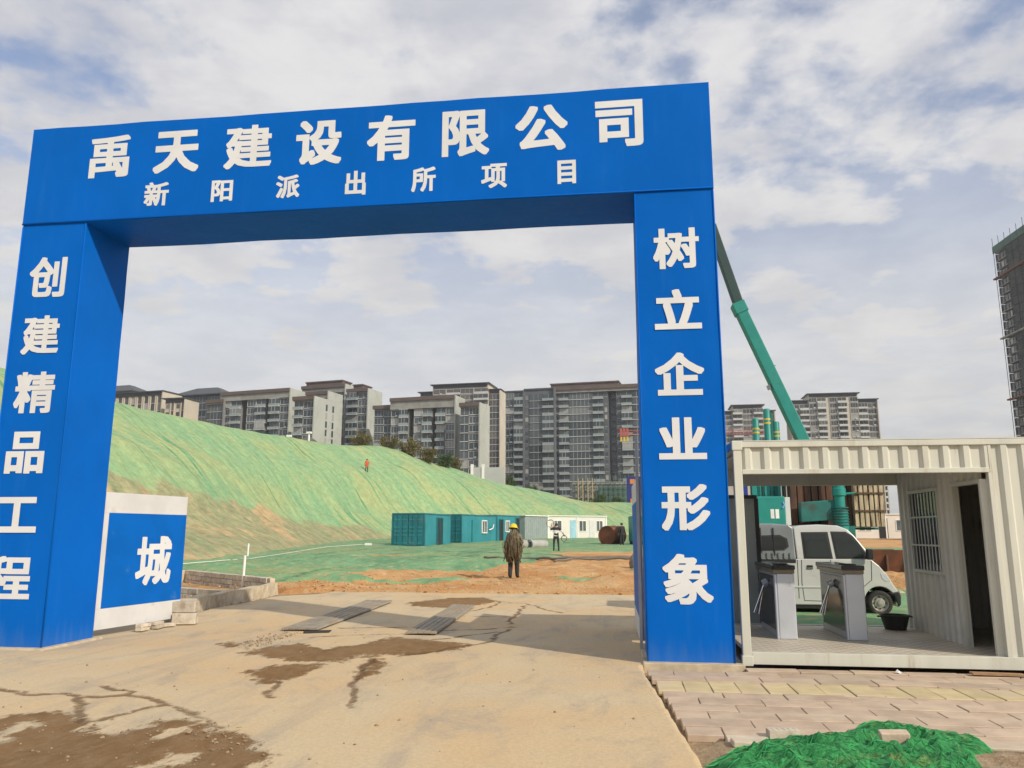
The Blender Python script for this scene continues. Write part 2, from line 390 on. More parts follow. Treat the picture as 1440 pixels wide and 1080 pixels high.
# --- green netting laid over the flat ground (its rim dips into the soil so that the edge is ragged)
def net_mat(name, cols, soil, streak=(0.9, .12), thr=(.50, .72), soilk=.7, seam=True):
    m, nt, b = newmat(name)
    uvn = nd(nt, 'UVMap').outputs[0]
    sv = nd(nt, 'Mapping', None, Vector=uvn, Scale=(streak[0], streak[1], 1)).outputs[0]
    pos = nd(nt, 'NewGeometry').outputs['Position']
    n1 = noise_(nt, sv, 1.0, 7, .66, .25); n2 = noise_(nt, pos, .13, 5, .6); n3 = noise_(nt, pos, 3.2, 6, .7)
    sv2 = nd(nt, 'Mapping', None, Vector=uvn, Scale=(streak[0]*.30, streak[1]*.22, 1)).outputs[0]
    n4 = noise_(nt, sv2, 1.0, 5, .6, .5)
    c = mix_(nt, ramp_(nt, n1, .36, .64), cols[0], cols[1])
    c = mix_(nt, math_(nt, 'MULTIPLY', ramp_(nt, n2, .42, .66), .75), c, cols[2])
    if seam:      # lapped edges of the net widths
        ux = math_(nt, 'ADD', nd(nt, 'SeparateXYZ', None, Vector=uvn).outputs[0], math_(nt, 'MULTIPLY', n4, 14.0))
        fr = math_(nt, 'ABSOLUTE', math_(nt, 'SUBTRACT', math_(nt, 'FRACT', math_(nt, 'DIVIDE', ux, 5.5)), .5))
        c = mix_(nt, math_(nt, 'MULTIPLY', ramp_(nt, fr, .075, .015), math_(nt, 'MULTIPLY', ramp_(nt, n2, .35, .6), .95)), c, cols[3])
    c = mix_(nt, math_(nt, 'MULTIPLY', ramp_(nt, n3, thr[0], thr[1]), soilk), c, soil)
    k = nd(nt, 'MapRange', None, i0=noise_(nt, pos, 1.4, 9, .78), i1=.34, i2=.66, i3=.76, i4=1.20).outputs[0]
    c = mix_(nt, 1.0, c, nd(nt, 'CombineXYZ', None, X=k, Y=k, Z=k).outputs[0], 'MULTIPLY')
    return m, nt, b, c, n1, n3
mnet, nt, b, c, n1, n3 = net_mat('ground_net', [(.17,.35,.18), (.11,.27,.14), (.27,.33,.15), (.06,.22,.11)], (.42,.32,.18), (.5, .16), (.48, .65), .65)
setc(nt, b, 'Base Color', c); b.inputs['Roughness'].default_value = .85; b.inputs['Specular IOR Level'].default_value = .2
bump_(nt, b, math_(nt, 'ADD', n1, math_(nt, 'MULTIPLY', n3, .5)), .7, .12)
def gp(l): return [tuple(on_ground(x, y, z))[:2] for x, y, z in l]
net_polys = [
    [(-22,27),(-15,24.6),(-10.4,25.0),(-8.8,27.6),(-7.0,30.4),(-5.0,35),(-4.0,41),(-2.8,48),(2,50),(14,54),(14,120),(-22,118),(-30,60)],
    [(-9.6,24.4),(-7.4,24.9),(-5.4,25.6),(-5.0,26.4),(-7.5,26.2),(-9.4,25.9)],
    [(-2.6,26.4),(-1.2,26.0),(-.6,26.6),(-1.6,27.2)], [(-1,29),(.2,28.2),(1.2,28.6),(.4,29.6)], [(.6,31),(3,30.2),(3.6,31.4),(1.4,32)],
    [(1.9,14.2),(14,14.2),(30,40),(30,60),(10,60),(2.0,40)],
]
hole_polys = [[(-9,27.2),(-7,27.8),(-4.5,29.2),(-5.5,29.6),(-8,28.8)], [(-15.5,40),(-12,44),(-9,46),(-13,46.5)], [(-4.5,46),(0,44),(6,46),(3,52),(-3,50.5)]]
ys = 13.9*(122/13.9)**np.linspace(0, 1, 520); us = np.linspace(-1, 1, 420)
Y = np.repeat(ys[:, None], len(us), 1); X = us[None, :]*(18+.24*(Y-14))
ms = np.full(X.shape, -3.0)
for p in net_polys: ms = np.maximum(ms, poly_sd(X, Y, p))
for p in hole_polys: ms = np.minimum(ms, -poly_sd(X, Y, p))
ms = ms+1.6*fbm(X*.5, Y*.35, 5, 17)
H0 = np.where(Y < 22, np.where(X > 1.8, .02, -.05), soil_h(X, Y))
Z = H0+np.clip(ms*.25, -.06, .05)+.09*np.clip(ms, 0, 1)*(fbm(X*.9, Y*.55, 5, 21)+.25)
Z = np.where((X > 1.8) & (Y < 20), np.minimum(Z, .06), Z)
o = grid_mesh('ground_netting', X, Y, Z, mnet, keep=(ms > -.22) & ((X > 1.75) | (Y > 23)), uv=(X, Y)); tag(o, 'green dust netting spread over the flat site ground', 'netting', kind='stuff')

# --- the netted hillside
cols_ = [  # ridge (pixel, depth) and foot (x, y)
    ((-420,440,34),(-19,17)), ((-110,495,45),(-18.6,29)), ((0,517,50),(-19.0,38)), ((165,566,60),(-21,51)), ((250,586,70),(-23.5,62)), ((330,602,80),(-25,73)), ((430,619,95),(-24,90)),
    ((490,627,108),(-20,103)), ((540,628,117),(-15,110)), ((590,646,124),(-10.5,113)), ((640,659,128),(-6.5,115)), ((700,679,132),(-3,117)), ((760,690,136),(2,119)),
    ((820,705,141),(8,121)), ((890,707,146),(16,123)), ((1000,716,150),(30,126)), ((1110,738,150),(45,128)), ((1180,747,150),(55,129))]
rid = np.array([tuple(at(*c[0])) for c in cols_]); rid[-2:, 2] = [1.9, .9]
ft = np.array([(c[1][0], c[1][1], site_z(c[1][1])-.3) for c in cols_])
def cr(P, t):   # Catmull-Rom through the columns
    n = len(P); i = np.clip(np.floor(t).astype(int), 0, n-2); f = (t-i)[:, None]
    p0, p1, p2, p3 = P[np.maximum(i-1, 0)], P[i], P[i+1], P[np.minimum(i+2, n-1)]
    return .5*((2*p1)+(-p0+p2)*f+(2*p0-5*p1+4*p2-p3)*f*f+(-p0+3*p1-3*p2+p3)*f**3)
S = np.linspace(0, len(cols_)-1, 820); T = np.concatenate([np.linspace(0, 1, 170), np.linspace(1.02, 2.2, 14)])
RD, FT = cr(rid, S), cr(ft, S)
seg = np.concatenate([[0], np.cumsum(np.hypot(np.diff((RD+FT)[:, 0]/2), np.diff((RD+FT)[:, 1]/2)))])
tt = T[:, None]; t1 = np.minimum(tt, 1)
prof = t1-.05*np.sin(t1*math.pi*2)+.03*np.sin(t1*math.pi*4+1)*np.sin(t1*math.pi)
X = FT[None, :, 0]+(RD-FT)[None, :, 0]*tt; Y = FT[None, :, 1]+(RD-FT)[None, :, 1]*tt
Zh = FT[None, :, 2]+(RD-FT)[None, :, 2]*np.where(tt <= 1, prof, 1-.10*(tt-1))
env = np.sin(np.clip(t1, 0, 1)*math.pi)**.6
U = np.repeat(seg[None, :], len(T), 0); V = np.repeat(tt*22., len(S), 1)
Zh = Zh+env*(2.0*fbm(X*.07, Y*.07, 4, 31)+.5*fbm(U*.5+V*.05, V*.10, 4, 33)+.22*fbm(U*1.3, V*.16, 4, 35))+.28*fbm(X*.30, Y*.30, 4, 37)*np.minimum(1, tt*4)
low = np.interp(S, [0, 2, 3.2, 4.4, 5.6, 6.4], [.42, .40, .37, .30, .18, -.3])[None, :]-tt+.10*fbm(U*.18, V*.15, 4, 41)
mh, nt, b, c, n1, n3 = net_mat('slope_net', [(.285,.405,.20), (.185,.355,.19), (.365,.395,.18), (.08,.27,.14)], (.43,.39,.20), (1.1, .085), (.50, .70), .6)
pos = nd(nt, 'NewGeometry').outputs['Position']
lowm = ramp_(nt, math_(nt, 'ADD', attr_(nt, 'low'), math_(nt, 'MULTIPLY', math_(nt, 'SUBTRACT', noise_(nt, pos, .5, 6, .65), .5), .12)), -.015, .02)
lc = mix_(nt, ramp_(nt, n1, .38, .62), (.26,.29,.155), (.36,.32,.18))
lc = mix_(nt, math_(nt, 'MULTIPLY', ramp_(nt, noise_(nt, pos, .22, 5, .6), .52, .64), .9), lc, (.50,.35,.19))
lc = mix_(nt, math_(nt, 'MULTIPLY', ramp_(nt, n3, .52, .68), .5), lc, (.24,.30,.15))
k = nd(nt, 'MapRange', None, i0=noise_(nt, pos, 1.4, 9, .78), i1=.34, i2=.66, i3=.62, i4=1.25).outputs[0]
lc = mix_(nt, 1.0, lc, nd(nt, 'CombineXYZ', None, X=k, Y=k, Z=k).outputs[0], 'MULTIPLY')
c = mix_(nt, lowm, c, lc)
setc(nt, b, 'Base Color', c); b.inputs['Roughness'].default_value = .85; b.inputs['Specular IOR Level'].default_value = .2
bump_(nt, b, math_(nt, 'ADD', n1, math_(nt, 'MULTIPLY', n3, .25)), .6, .2)
o = grid_mesh('hill', X, Y, Zh, mh, attrs={'low': low}, uv=(U, V)); tag(o, kind='structure')
HILL = (X, Y, Zh)
def hill_z(x, y):
    i = np.argmin((HILL[0]-x)**2+(HILL[1]-y)**2); return float(HILL[2].reshape(-1)[i])

# white rope along the rim of the ground netting
rp = [on_ground(px, py, site_z(30)+.15) for px, py in ()]
mb = MB(); pts = []
for x, y in [(-18.2,31.0),(-17.3,34),(-17.6,37),(-18.4,42),(-19.4,48),(-19.8,53),(-19.0,58),(-18.0,61)]:
    pts.append((x, y, site_z(y)+.20+.05*math.sin(y)))
mb.tube(pts, .015, 6)
m_white = M('white_paint', (.78,.77,.74), .5, var=.06)
tag(mb.build('edge_rope', m_white, smooth=True), 'white rope along the rim of the green ground netting at the slope foot', 'rope')

# clods and pebbles: uncountable crumbs
def crumbs(name, mat, pts, smin, smax, label, cat, seed=1):
    rr = random.Random(seed); mb = MB()
    for (x, y, z) in pts:
        s = smin*(smax/smin)**(rr.random()**1.8); n = 6
        base = [Vector((1,0,0)),Vector((-1,0,0)),Vector((0,1,0)),Vector((0,-1,0)),Vector((0,0,1)),Vector((0,0,-1))]
        rot = Matrix.Rotation(rr.random()*6.3, 3, 'Z') @ Matrix.Rotation(rr.random()*6.3, 3, 'X')
        vs = []
        for k in base:
            v = rot @ (k*rr.uniform(.6, 1.1)); vs.append((x+v.x*s, y+v.y*s, z+v.z*s*.7+s*.2))
        mb.add(vs, [(0,2,4),(2,1,4),(1,3,4),(3,0,4),(2,0,5),(1,2,5),(3,1,5),(0,3,5)])
    o = mb.build(name, mat, normals=False); return tag(o, label, cat, kind='stuff')
pts = []
for i in range(3000):
    y = 21.2+abs(random.gauss(0, 1))*6; x = random.uniform(-11, 3)
    pts.append((x, y, float(soil_h(np.array([x]), np.array([y]))[0])-.01))
for i in range(700):
    y = random.uniform(21.4, 26); x = random.gauss(-8.2, 1.4); pts.append((x, y, float(soil_h(np.array([x]), np.array([y]))[0])))
crumbs('soil_clods', m_soil, pts, .012, .075, 'loose orange soil clods strewn past the end of the concrete', 'soil', 3)
m_rub = M('rubble', (.29,.215,.14), .9, var=.3, vs_=6, bump=.4, bs=60)
pts = []
c0 = zz3([(860,475)])[0]; c1 = zz3([(1060,560)])[0]
for i in range(150):
    t = random.random(); x = c0[0]+(c1[0]-c0[0])*t+random.gauss(-.08, .10); y = c0[1]+(c1[1]-c0[1])*t+random.gauss(-.05, .10); pts.append((x, y, .008))
for i in range(130):
    q = zz3([(random.uniform(0, 900), random.uniform(430, 634))])[0]; pts.append((q[0], q[1], .004))
for i in range(420):
    t = random.random(); q = zz1([(370+270*t+random.gauss(0, 12), 610-80*t+random.gauss(5, 12))])[0]; pts.append((q[0], q[1], .01))
for i in range(160):
    x = random.uniform(.5, 4); y = random.uniform(5.6, 6.95); pts.append((x, y, -.025))
for i in range(300):
    y = random.uniform(14.2, 21); pts.append((float(xl(np.array([y]))[0])-.15+random.gauss(0, .14), y, -.02))
for i in range(200):
    y = 5.4+abs(random.gauss(0, 1))*3.2; x = random.uniform(-8, .3)
    if y < 13: pts.append((x, y, .002))
crumbs('rubble_bits', m_rub, pts, .003, .026, 'small broken concrete bits lying on mud and along slab edges', 'rubble', 5)
# ------------------------------------------------------------------ THE BLUE GATE
GY = 10.38; GD = 1.083; XLo, XLi, XRi, XRo = -8.936, -7.894, 0.312, 1.364; ZB, ZT = 6.20, 7.78
def sheet_blue(name, col):
    m, nt, b = newmat(name)
    pos = nd(nt, 'NewGeometry').outputs['Position']
    n1 = noise_(nt, pos, .7, 5, .6); n2 = noise_(nt, nd(nt, 'Mapping', None, Vector=pos, Scale=(6, 6, .5)).outputs[0], 1.6, 6, .65); n3 = noise_(nt, pos, 38, 4, .7)
    c = mix_(nt, ramp_(nt, n1, .3, .7), tuple(k*.94 for k in col), tuple(k*1.06 for k in col))
    c = mix_(nt, math_(nt, 'MULTIPLY', ramp_(nt, n2, .52, .75), .06), c, (.08,.24,.55))
    zc = nd(nt, 'SeparateXYZ', None, Vector=pos).outputs[2]
    spl = math_(nt, 'MULTIPLY', ramp_(nt, math_(nt, 'ADD', zc, math_(nt, 'MULTIPLY', n2, .7)), .70, .20), .30)    # road dust splashed up the foot
    c = mix_(nt, spl, c, (.12,.22,.38))
    c = mix_(nt, math_(nt, 'MULTIPLY', ramp_(nt, n3, .72, .78), .2), c, (.4,.5,.6))
    setc(nt, b, 'Base Color', c)
    setc(nt, b, 'Roughness', nd(nt, 'MapRange', None, i0=n2, i1=.3, i2=.7, i3=.42, i4=.58).outputs[0]); b.inputs['Specular IOR Level'].default_value = .05
    bump_(nt, b, math_(nt, 'ADD', noise_(nt, nd(nt, 'Mapping', None, Vector=pos, Scale=(1, 1, .6)).outputs[0], 1.3, 3, .5), math_(nt, 'MULTIPLY', n3, .01)), .38, .07)
    return m
m_blue = sheet_blue('blue_sheet', (.0012, .114, .50))
m_letter = M('white_lettering', (.66,.675,.69), .55, var=.05, vs_=1.5)
m_seam = M('dark_seam', (.02,.06,.2), .6)
m_galv = M('galvanised', (.42,.43,.44), .45, .6, var=.15)
m_plinth = M('cement_plinth', (.50,.42,.30), .9, var=.18, vs_=5, bump=.4, bs=40, dirt=(.33,.26,.18))

gate = thing('gate_arch', 'tall blue sheet-metal site gate with large white lettering', 'gate', (-3.79, GY, 0))
def gl(x): return x+3.79
def pillar(x0, x1, label):
    mb = MB(); n = 14                                   # sheet skin with a slightly uneven silhouette
    rings = []
    for k in range(n+1):
        z = ZB*k/n; j = lambda s: .002*math.sin(k*1.9+s*2.3)+random.uniform(-.002, .002)
        rings.append([(gl(x0)+j(0), j(1), z), (gl(x1)+j(2), j(3), z), (gl(x1)+j(4), GD+j(5), z), (gl(x0)+j(6), GD+j(7), z)])
    vs = [v for r_ in rings for v in r_]; fs = []
    for k in range(n):
        for i in range(4): fs.append((k*4+i, k*4+(i+1) % 4, (k+1)*4+(i+1) % 4, (k+1)*4+i))
    fs.append((0,3,2,1))
    mb.add(vs, fs)
    o = mb.build('pillar', m_blue, gate); tag(o, label)
    for xx in (x0, x1):                                  # folded corner beads
        bb = MB()
        bb.tube([(gl(xx), -.004, .02), (gl(xx)+.006, -.004, ZB/2), (gl(xx), -.004, ZB-.02)], .011, 6); bb.build('corner_trim', m_blue, o, smooth=True)
    return o
pl = pillar(XLo, XLi, 'left blue pillar with white vertical lettering'); pr = pillar(XRi, XRo, 'right blue pillar with white vertical lettering')
mb = MB(); n = 22; vs = []; fs = []
for k in range(n+1):
    x = gl(XLo)-.012+(XRo-XLo+.024)*k/n; j = lambda s: .004*math.sin(k*1.3+s*1.7)+random.uniform(-.005, .005)
    vs += [(x, -.014, ZB+j(0)), (x, -.014, ZT+j(1)), (x, GD+.014, ZT+j(2)), (x, GD+.014, ZB+j(3))]
for k in range(n):
    for i in range(4): fs.append((k*4+i, k*4+(i+1) % 4, (k+1)*4+(i+1) % 4, (k+1)*4+i))
fs += [(0,1,2,3), (n*4+3, n*4+2, n*4+1, n*4)]
mb.add(vs, fs); beam = mb.build('beam', m_blue, gate); tag(beam, 'blue header beam with two rows of white lettering')
for z in (ZB+.012,):
    bb = MB(); bb.tube([(gl(XLo)-.01, -.018, z), (gl(XRi)/2, -.018, z+.006), (gl(XRo)+.01, -.018, z)], .012, 6); bb.build('edge_trim', m_blue, beam, smooth=True)
for i, (x0, x1) in enumerate(((XLo, XLi), (XRi, XRo))):
    bb = MB(); bb.box(gl(x0)-.06, gl(x1)+.10, -.12, GD+.1, -.12, .03); o = bb.build('plinth', m_plinth, gate, bevel=.01)

# bold characters: outline of the built-in glyph thickened by a rectangular pen, traced by marching squares
_glyph = {}
def bold_mesh(ch, N=128):
    rx, ry = (.062, .050) if ch in '禹建精象程新派限树城项创所阳' else (.074, .061)
    if ch in _glyph: return _glyph[ch]
    cu = bpy.data.curves.new('glyph', 'FONT'); cu.body = ch; cu.size = 1; cu.resolution_u = 3
    ob = bpy.data.objects.new('glyph', cu); COL.objects.link(ob)
    dg = bpy.context.evaluated_depsgraph_get(); dg.update()
    me = bpy.data.meshes.new_from_object(ob.evaluated_get(dg)); me.calc_loop_triangles()
    co = np.array([v.co[:2] for v in me.vertices]); tris = np.array([t.vertices[:] for t in me.loop_triangles])
    cnt = {}
    for t in tris:
        for a, c_ in ((0,1),(1,2),(2,0)):
            k = tuple(sorted((t[a], t[c_]))); cnt[k] = cnt.get(k, 0)+1
    bpy.data.objects.remove(ob); bpy.data.curves.remove(cu); bpy.data.meshes.remove(me)
    mn, mx = co.min(0), co.max(0)
    gx = np.linspace(mn[0]-.08, mx[0]+.08, N); gy = np.linspace(mn[1]-.08, mx[1]+.08, N)
    X, Y = np.meshgrid(gx, gy); ins = np.zeros(X.shape, bool)
    for t in tris:
        a, b_, c_ = co[t]
        d1 = (X-b_[0])*(a[1]-b_[1])-(a[0]-b_[0])*(Y-b_[1]); d2 = (X-c_[0])*(b_[1]-c_[1])-(b_[0]-c_[0])*(Y-c_[1]); d3 = (X-a[0])*(c_[1]-a[1])-(c_[0]-a[0])*(Y-a[1])
        ins |= ~(((d1 < 0) | (d2 < 0) | (d3 < 0)) & ((d1 > 0) | (d2 > 0) | (d3 > 0)))
    sp_ = []
    for (i, j), n_ in cnt.items():
        if n_ == 1:
            L = np.hypot(*(co[i]-co[j])); m_ = max(2, int(L/.006)+1)
            sp_.append(co[i]+(co[j]-co[i])*np.linspace(0, 1, m_)[:, None])
    sp_ = np.concatenate(sp_)
    D = np.full(X.size, 9.0); xf = X.ravel(); yf = Y.ravel()
    for k in range(0, len(sp_), 150):
        q = sp_[k:k+150]
        D = np.minimum(D, np.maximum(np.abs(xf[:, None]-q[None, :, 0])/(rx/2), np.abs(yf[:, None]-q[None, :, 1])/(ry/2)).min(1))
    fld = np.where(ins, 1.0, 1-D.reshape(X.shape))           # >0 inside the thick stroke
    fld = np.where(ins, np.maximum(.3, 1.0), fld)
    vs, fs = [], []
    full = (fld[:-1,:-1] > 0) & (fld[:-1,1:] > 0) & (fld[1:,1:] > 0) & (fld[1:,:-1] > 0)
    for r_ in range(N-1):
        c0 = 0
        while c0 < N-1:
            if full[r_, c0]:
                c1 = c0
                while c1 < N-1 and full[r_, c1]: c1 += 1
                o_ = len(vs); vs += [(gx[c0], gy[r_]), (gx[c1], gy[r_]), (gx[c1], gy[r_+1]), (gx[c0], gy[r_+1])]; fs.append((o_, o_+1, o_+2, o_+3)); c0 = c1
            else:
                cs = [(r_, c0), (r_, c0+1), (r_+1, c0+1), (r_+1, c0)]; poly = []
                for a in range(4):
                    (ra, ca), (rb, cb) = cs[a], cs[(a+1) % 4]; fa, fb = fld[ra, ca], fld[rb, cb]
                    if fa > 0: poly.append((gx[ca], gy[ra]))
                    if (fa > 0) != (fb > 0):
                        t = fa/(fa-fb); poly.append((gx[ca]+(gx[cb]-gx[ca])*t, gy[ra]+(gy[rb]-gy[ra])*t))
                if len(poly) > 2:
                    o_ = len(vs); vs += poly; fs.append(tuple(range(o_, o_+len(poly))))
                c0 += 1
    A = np.array(vs); mn, mx = A.min(0), A.max(0); A = (A-(mn+mx)/2)/(mx-mn)
    me = bpy.data.meshes.new('character'); me.from_pydata([(a, 0, c_) for a, c_ in A], [], fs); me.materials.append(m_letter)
    _glyph[ch] = me; return me
def lettering(parent, specs, yoff=-.009):
    for ch, x0, y0, x1, y1 in specs:
        c = at((x0+x1)/2, (y0+y1)/2, GY); a = at((x0+x1)/2, y0, GY); b_ = at((x0+x1)/2, y1, GY)
        l_ = at(x0, (y0+y1)/2, GY); r_ = at(x1, (y0+y1)/2, GY)
        piece('character', bold_mesh(ch), parent, (c.x+3.79, yoff, (a.z+b_.z)/2), (0,0,0), (r_.x-l_.x, 1, a.z-b_.z))
lettering(beam, [('禹',128,192,183,250),('天',218,185,281,243),('建',317,177,383,237),('设',417,170,481,232),('有',517,163,584,226),('限',622,156,688,220),('公',725,149,798,213),('司',837,142,904,207),
                 ('新',204,257,238,290),('阳',298,254,328,284),('派',389,247,422,279),('出',486,241,515,275),('所',579,236,613,270),('项',677,231,713,265),('目',784,226,810,259)], -.019)
lettering(pr, [('树',918,321,983,378),('立',920,407,986,463),('企',921,496,990,556),('业',926,587,993,646),('形',930,681,998,746),('象',932,779,1002,850)])
lettering(pl, [('创',42,362,93,418),('建',32,444,84,498),('精',21,523,77,581),('品',9,607,63,666),('工',-6,699,53,749),('程',-20,782,44,844)])

# ------------------------------------------------------------------ swing leaves folded back behind the pillars
m_leafblue = M('leaf_blue', (.0015,.115,.47), .5, var=.07, dirt=(.06,.18,.42), ds=3, dlo=.62, dhi=.8, spec=.08)
m_leafwhite = M('leaf_white', (.60,.60,.60), .55, var=.06, dirt=(.5,.47,.42), ds=2.5, dlo=.58, dhi=.78)
def leaf(name, label, p0, p1, z0, z1, char):
    dx, dy = p1[0]-p0[0], p1[1]-p0[1]; L = math.hypot(dx, dy); t = thing(name, label, 'gate leaf', (p0[0], p0[1], 0), math.atan2(dy, dx))
    # local x runs along the leaf (near -> far), local -y is the printed face
    fr = MB(); w = .05
    fr.box(0, L, 0, w, z0, z0+w); fr.box(0, L, 0, w, z1-w, z1); fr.box(0, w, 0, w, z0+w, z1-w); fr.box(L-w, L, 0, w, z0+w, z1-w); fr.box(L/2-w/2, L/2+w/2, .004, w, z0+w, z1-w)
    fr.build('frame', m_galv, t)
    p = MB(); p.box(-.01, L+.01, -.012, -.002, z0-.01, z0+.30); p.build('white_band', m_leafwhite, t)
    p = MB(); p.box(-.01, L+.01, -.012, -.002, z1-.31, z1+.01); p.build('white_band', m_leafwhite, t)
    p = MB(); p.box(-.01, .09, -.012, -.002, z0+.302, z1-.312); p.build('white_band', m_leafwhite, t)
    p = MB(); p.box(.092, L+.008, -.014, -.002, z0+.302, z1-.312); bl = p.build('blue_panel', m_leafblue, t)
    for z in (z0+.35, z1-.35):
        h = MB(); h.tube([(-.035, .03, z-.08), (-.035, .03, z+.08)], .022, 8); h.build('hinge', m_galv, t)
    if char: piece('character', bold_mesh(char[0]), bl, (char[1], -.02, char[2]), (0,0,0), (char[3], 1, char[4]))
    return t
leaf('gate_leaf', 'blue and white gate leaf with one white character beside the left pillar', (-8.0, 11.62), (-7.74, 13.55), .12, 2.20, ('城', 1.20, 1.12, .86, .80))
leaf('gate_leaf', 'folded blue gate leaf seen edge-on against the right pillar', (.235, 13.9), (.262, 11.56), .12, 2.35, None)
st = MB(); st.box(.245, .285, 11.47, 11.51, 0, 2.9); tag(st.build('hinge_post', m_galv), 'thin grey steel post at the inner back edge of the right pillar', 'post')

# loose white blocks and bricks under the left leaf
m_block = M('grey_block', (.52,.46,.37), .9, var=.15, vs_=8, bump=.5, bs=50, rnd=.18, dirt=(.36,.28,.2), ds=6)
bk = mesh_only(MB().box(-.12, .12, -.057, .057, 0, .055), 'brick', m_block, .006)
grp = 'loose bricks by the left gate leaf'
bspots = [(-7.74,12.50,0,1.6,'lowest loose brick at the near end under the blue gate leaf'),(-7.73,12.50,.056,1.45,'upper brick of the near pair under the blue gate leaf'),
          (-7.68,12.85,0,1.7,'lower brick of the middle pair under the blue gate leaf'),(-7.70,12.83,.056,1.5,'upper brick of the middle pair under the blue gate leaf'),
          (-7.66,13.10,0,.9,'skewed single brick under the far half of the blue gate leaf')]
for x, y, z, a, lab in bspots:
    o = bpy.data.objects.new('brick', bk); COL.objects.link(o); o.location = (x, y, z+.012); o.rotation_euler = (0,0,a); tag(o, lab, 'brick', grp)
blk = mesh_only(MB().box(-.20, .20, -.10, .10, 0, .19), 'concrete_block', m_block, .012)
for x, y, z, a, lab in [(-7.55,13.45,.0,.25,'bottom concrete block at the far end of the blue gate leaf'),(-7.57,13.48,.195,.12,'top concrete block stacked at the far end of the blue gate leaf'),(-7.95,13.75,.0,1.2,'concrete block tucked behind the far end of the gate leaf')]:
    o = bpy.data.objects.new('concrete_block', blk); COL.objects.link(o); o.location = (x, y, z+.012); o.rotation_euler = (0,0,a); tag(o, lab, 'block', 'concrete blocks by the left gate leaf')

# ------------------------------------------------------------------ low block pit beside the slab
def block_wall(name, label, p0, p1, courses, cap=None, z0=-.08):
    dx, dy = p1[0]-p0[0], p1[1]-p0[1]; L = math.hypot(dx, dy); t = thing(name, label, 'low wall', (p0[0], p0[1], z0), math.atan2(dy, dx), 'low walls of the block pit')
    core = MB(); core.box(0, L, -.07, .07, 0, courses*.15-.01); core.build('mortar', m_plinth, t)
    me = mesh_only(MB().box(.006, .394, -.095, .095, .006, .144), 'block', m_block, .01)
    n = int(L/.4)
    for c in range(courses):
        off = .2*(c % 2)
        for i in range(n):
            if i*.4+off+.4 > L+.05: continue
            if c == courses-1 and random.random() < .10: continue
            piece('block', me, t, (i*.4+off, random.uniform(-.008, .008), c*.15), (0, 0, random.uniform(-.015, .015)))
    if cap:
        mb = MB(); n = 16; vs = []; fs = []
        for k in range(n+1):
            x = L*k/n; j = lambda: random.uniform(-.02, .02)
            vs += [(x, -.14+j(), -.02), (x, -.12+j(), courses*.15+.03+j()), (x, .12+j(), courses*.15+.03+j()), (x, .14+j(), -.02)]
        for k in range(n):
            for i in range(3): fs.append((k*4+i, k*4+i+1, (k+1)*4+i+1, (k+1)*4+i))
        fs += [(0,1,2,3), (n*4+3, n*4+2, n*4+1, n*4)]
        mb.add(vs, fs); mb.build('cement_render', m_plinth, t)
    return t
block_wall('block_wall', 'low cement-rendered wall of the pit along the concrete edge', (-8.75, 14.9), (-9.15, 20.6), 2, True)
block_wall('block_wall', 'low grey block wall on the far side of the pit', (-14.0, 24.9), (-9.3, 20.9), 3)
block_wall('block_wall', 'short pale block wall at the back left of the pit', (-16.0, 22.2), (-14.1, 24.9), 3)
block_wall('block_wall', 'dark inner block wall across the middle of the pit', (-14.0, 20.8), (-9.3, 18.4), 2)

# white marker posts
for x, y, h, lab in [(-10.65,21.95,.98,'near white marker post standing at the rim of the block pit'),(-19.0,39.5,.85,'far white marker post at the foot of the netted slope')]:
    mb = MB(); z = site_z(y)-.05; mb.tube([(x, y, z), (x+.01, y, z+h/2), (x+.02, y, z+h)], .036 if y < 30 else .045, 8); tag(mb.build('marker_post', m_white, smooth='auto'), lab, 'post', 'white marker posts')

# ribbed steel plates bridging the wet drain
m_plate = M('worn_steel_plate', (.29,.25,.19), .75, .1, var=.2, vs_=4, dirt=(.31,.235,.15), ds=2.2, dlo=.46, dhi=.64)
def ribbed(name, label, p0, p1, w):
    d = Vector((p1[0]-p0[0], p1[1]-p0[1])); L = d.length; t = thing(name, label, 'steel plate', (p0[0], p0[1], .025), math.atan2(d.y, d.x), 'ribbed steel plates across the slab')
    nb = 5; bw = w/nb
    for k in range(nb):
        mb = MB(); y0 = -w/2+k*bw; seg = 10; vs = []; fs = []; prof = [(0,.0),(.10,.024),(.5,.026),(.90,.024),(1,.0)]
        for s in range(seg+1):
            x = L*s/seg; zz_ = .004*math.sin(s*1.7+k)+(.012 if s == seg else 0)
            vs += [(x, y0+bw*a*.97, h+zz_) for a, h in prof]
        m_ = len(prof)
        for s in range(seg):
            for a in range(m_-1): fs.append((s*m_+a, s*m_+a+1, (s+1)*m_+a+1, (s+1)*m_+a))
        fs.append(tuple(range(m_)))
        mb.add(vs, fs); mb.build('rib', m_plate, t)
    return t
ribbed('steel_plate', 'left ribbed steel plate bridging the drain on the concrete', (-5.22, 12.85), (-5.5, 18.2), .62)
ribbed('steel_plate', 'right ribbed steel plate crossing the muddy cracks', (-3.14, 12.65), (-3.38, 17.4), .50)
hole = MB(); hole.prism([(-5.02,12.55),(-4.66,12.72),(-4.72,13.0),(-5.12,12.82)], 'z', .004, .016); tag(hole.build('drain_gap', M('wet_black_gap', (.02,.017,.014), .8)), 'dark open drain gap at the near end of the left steel plate', 'drain')

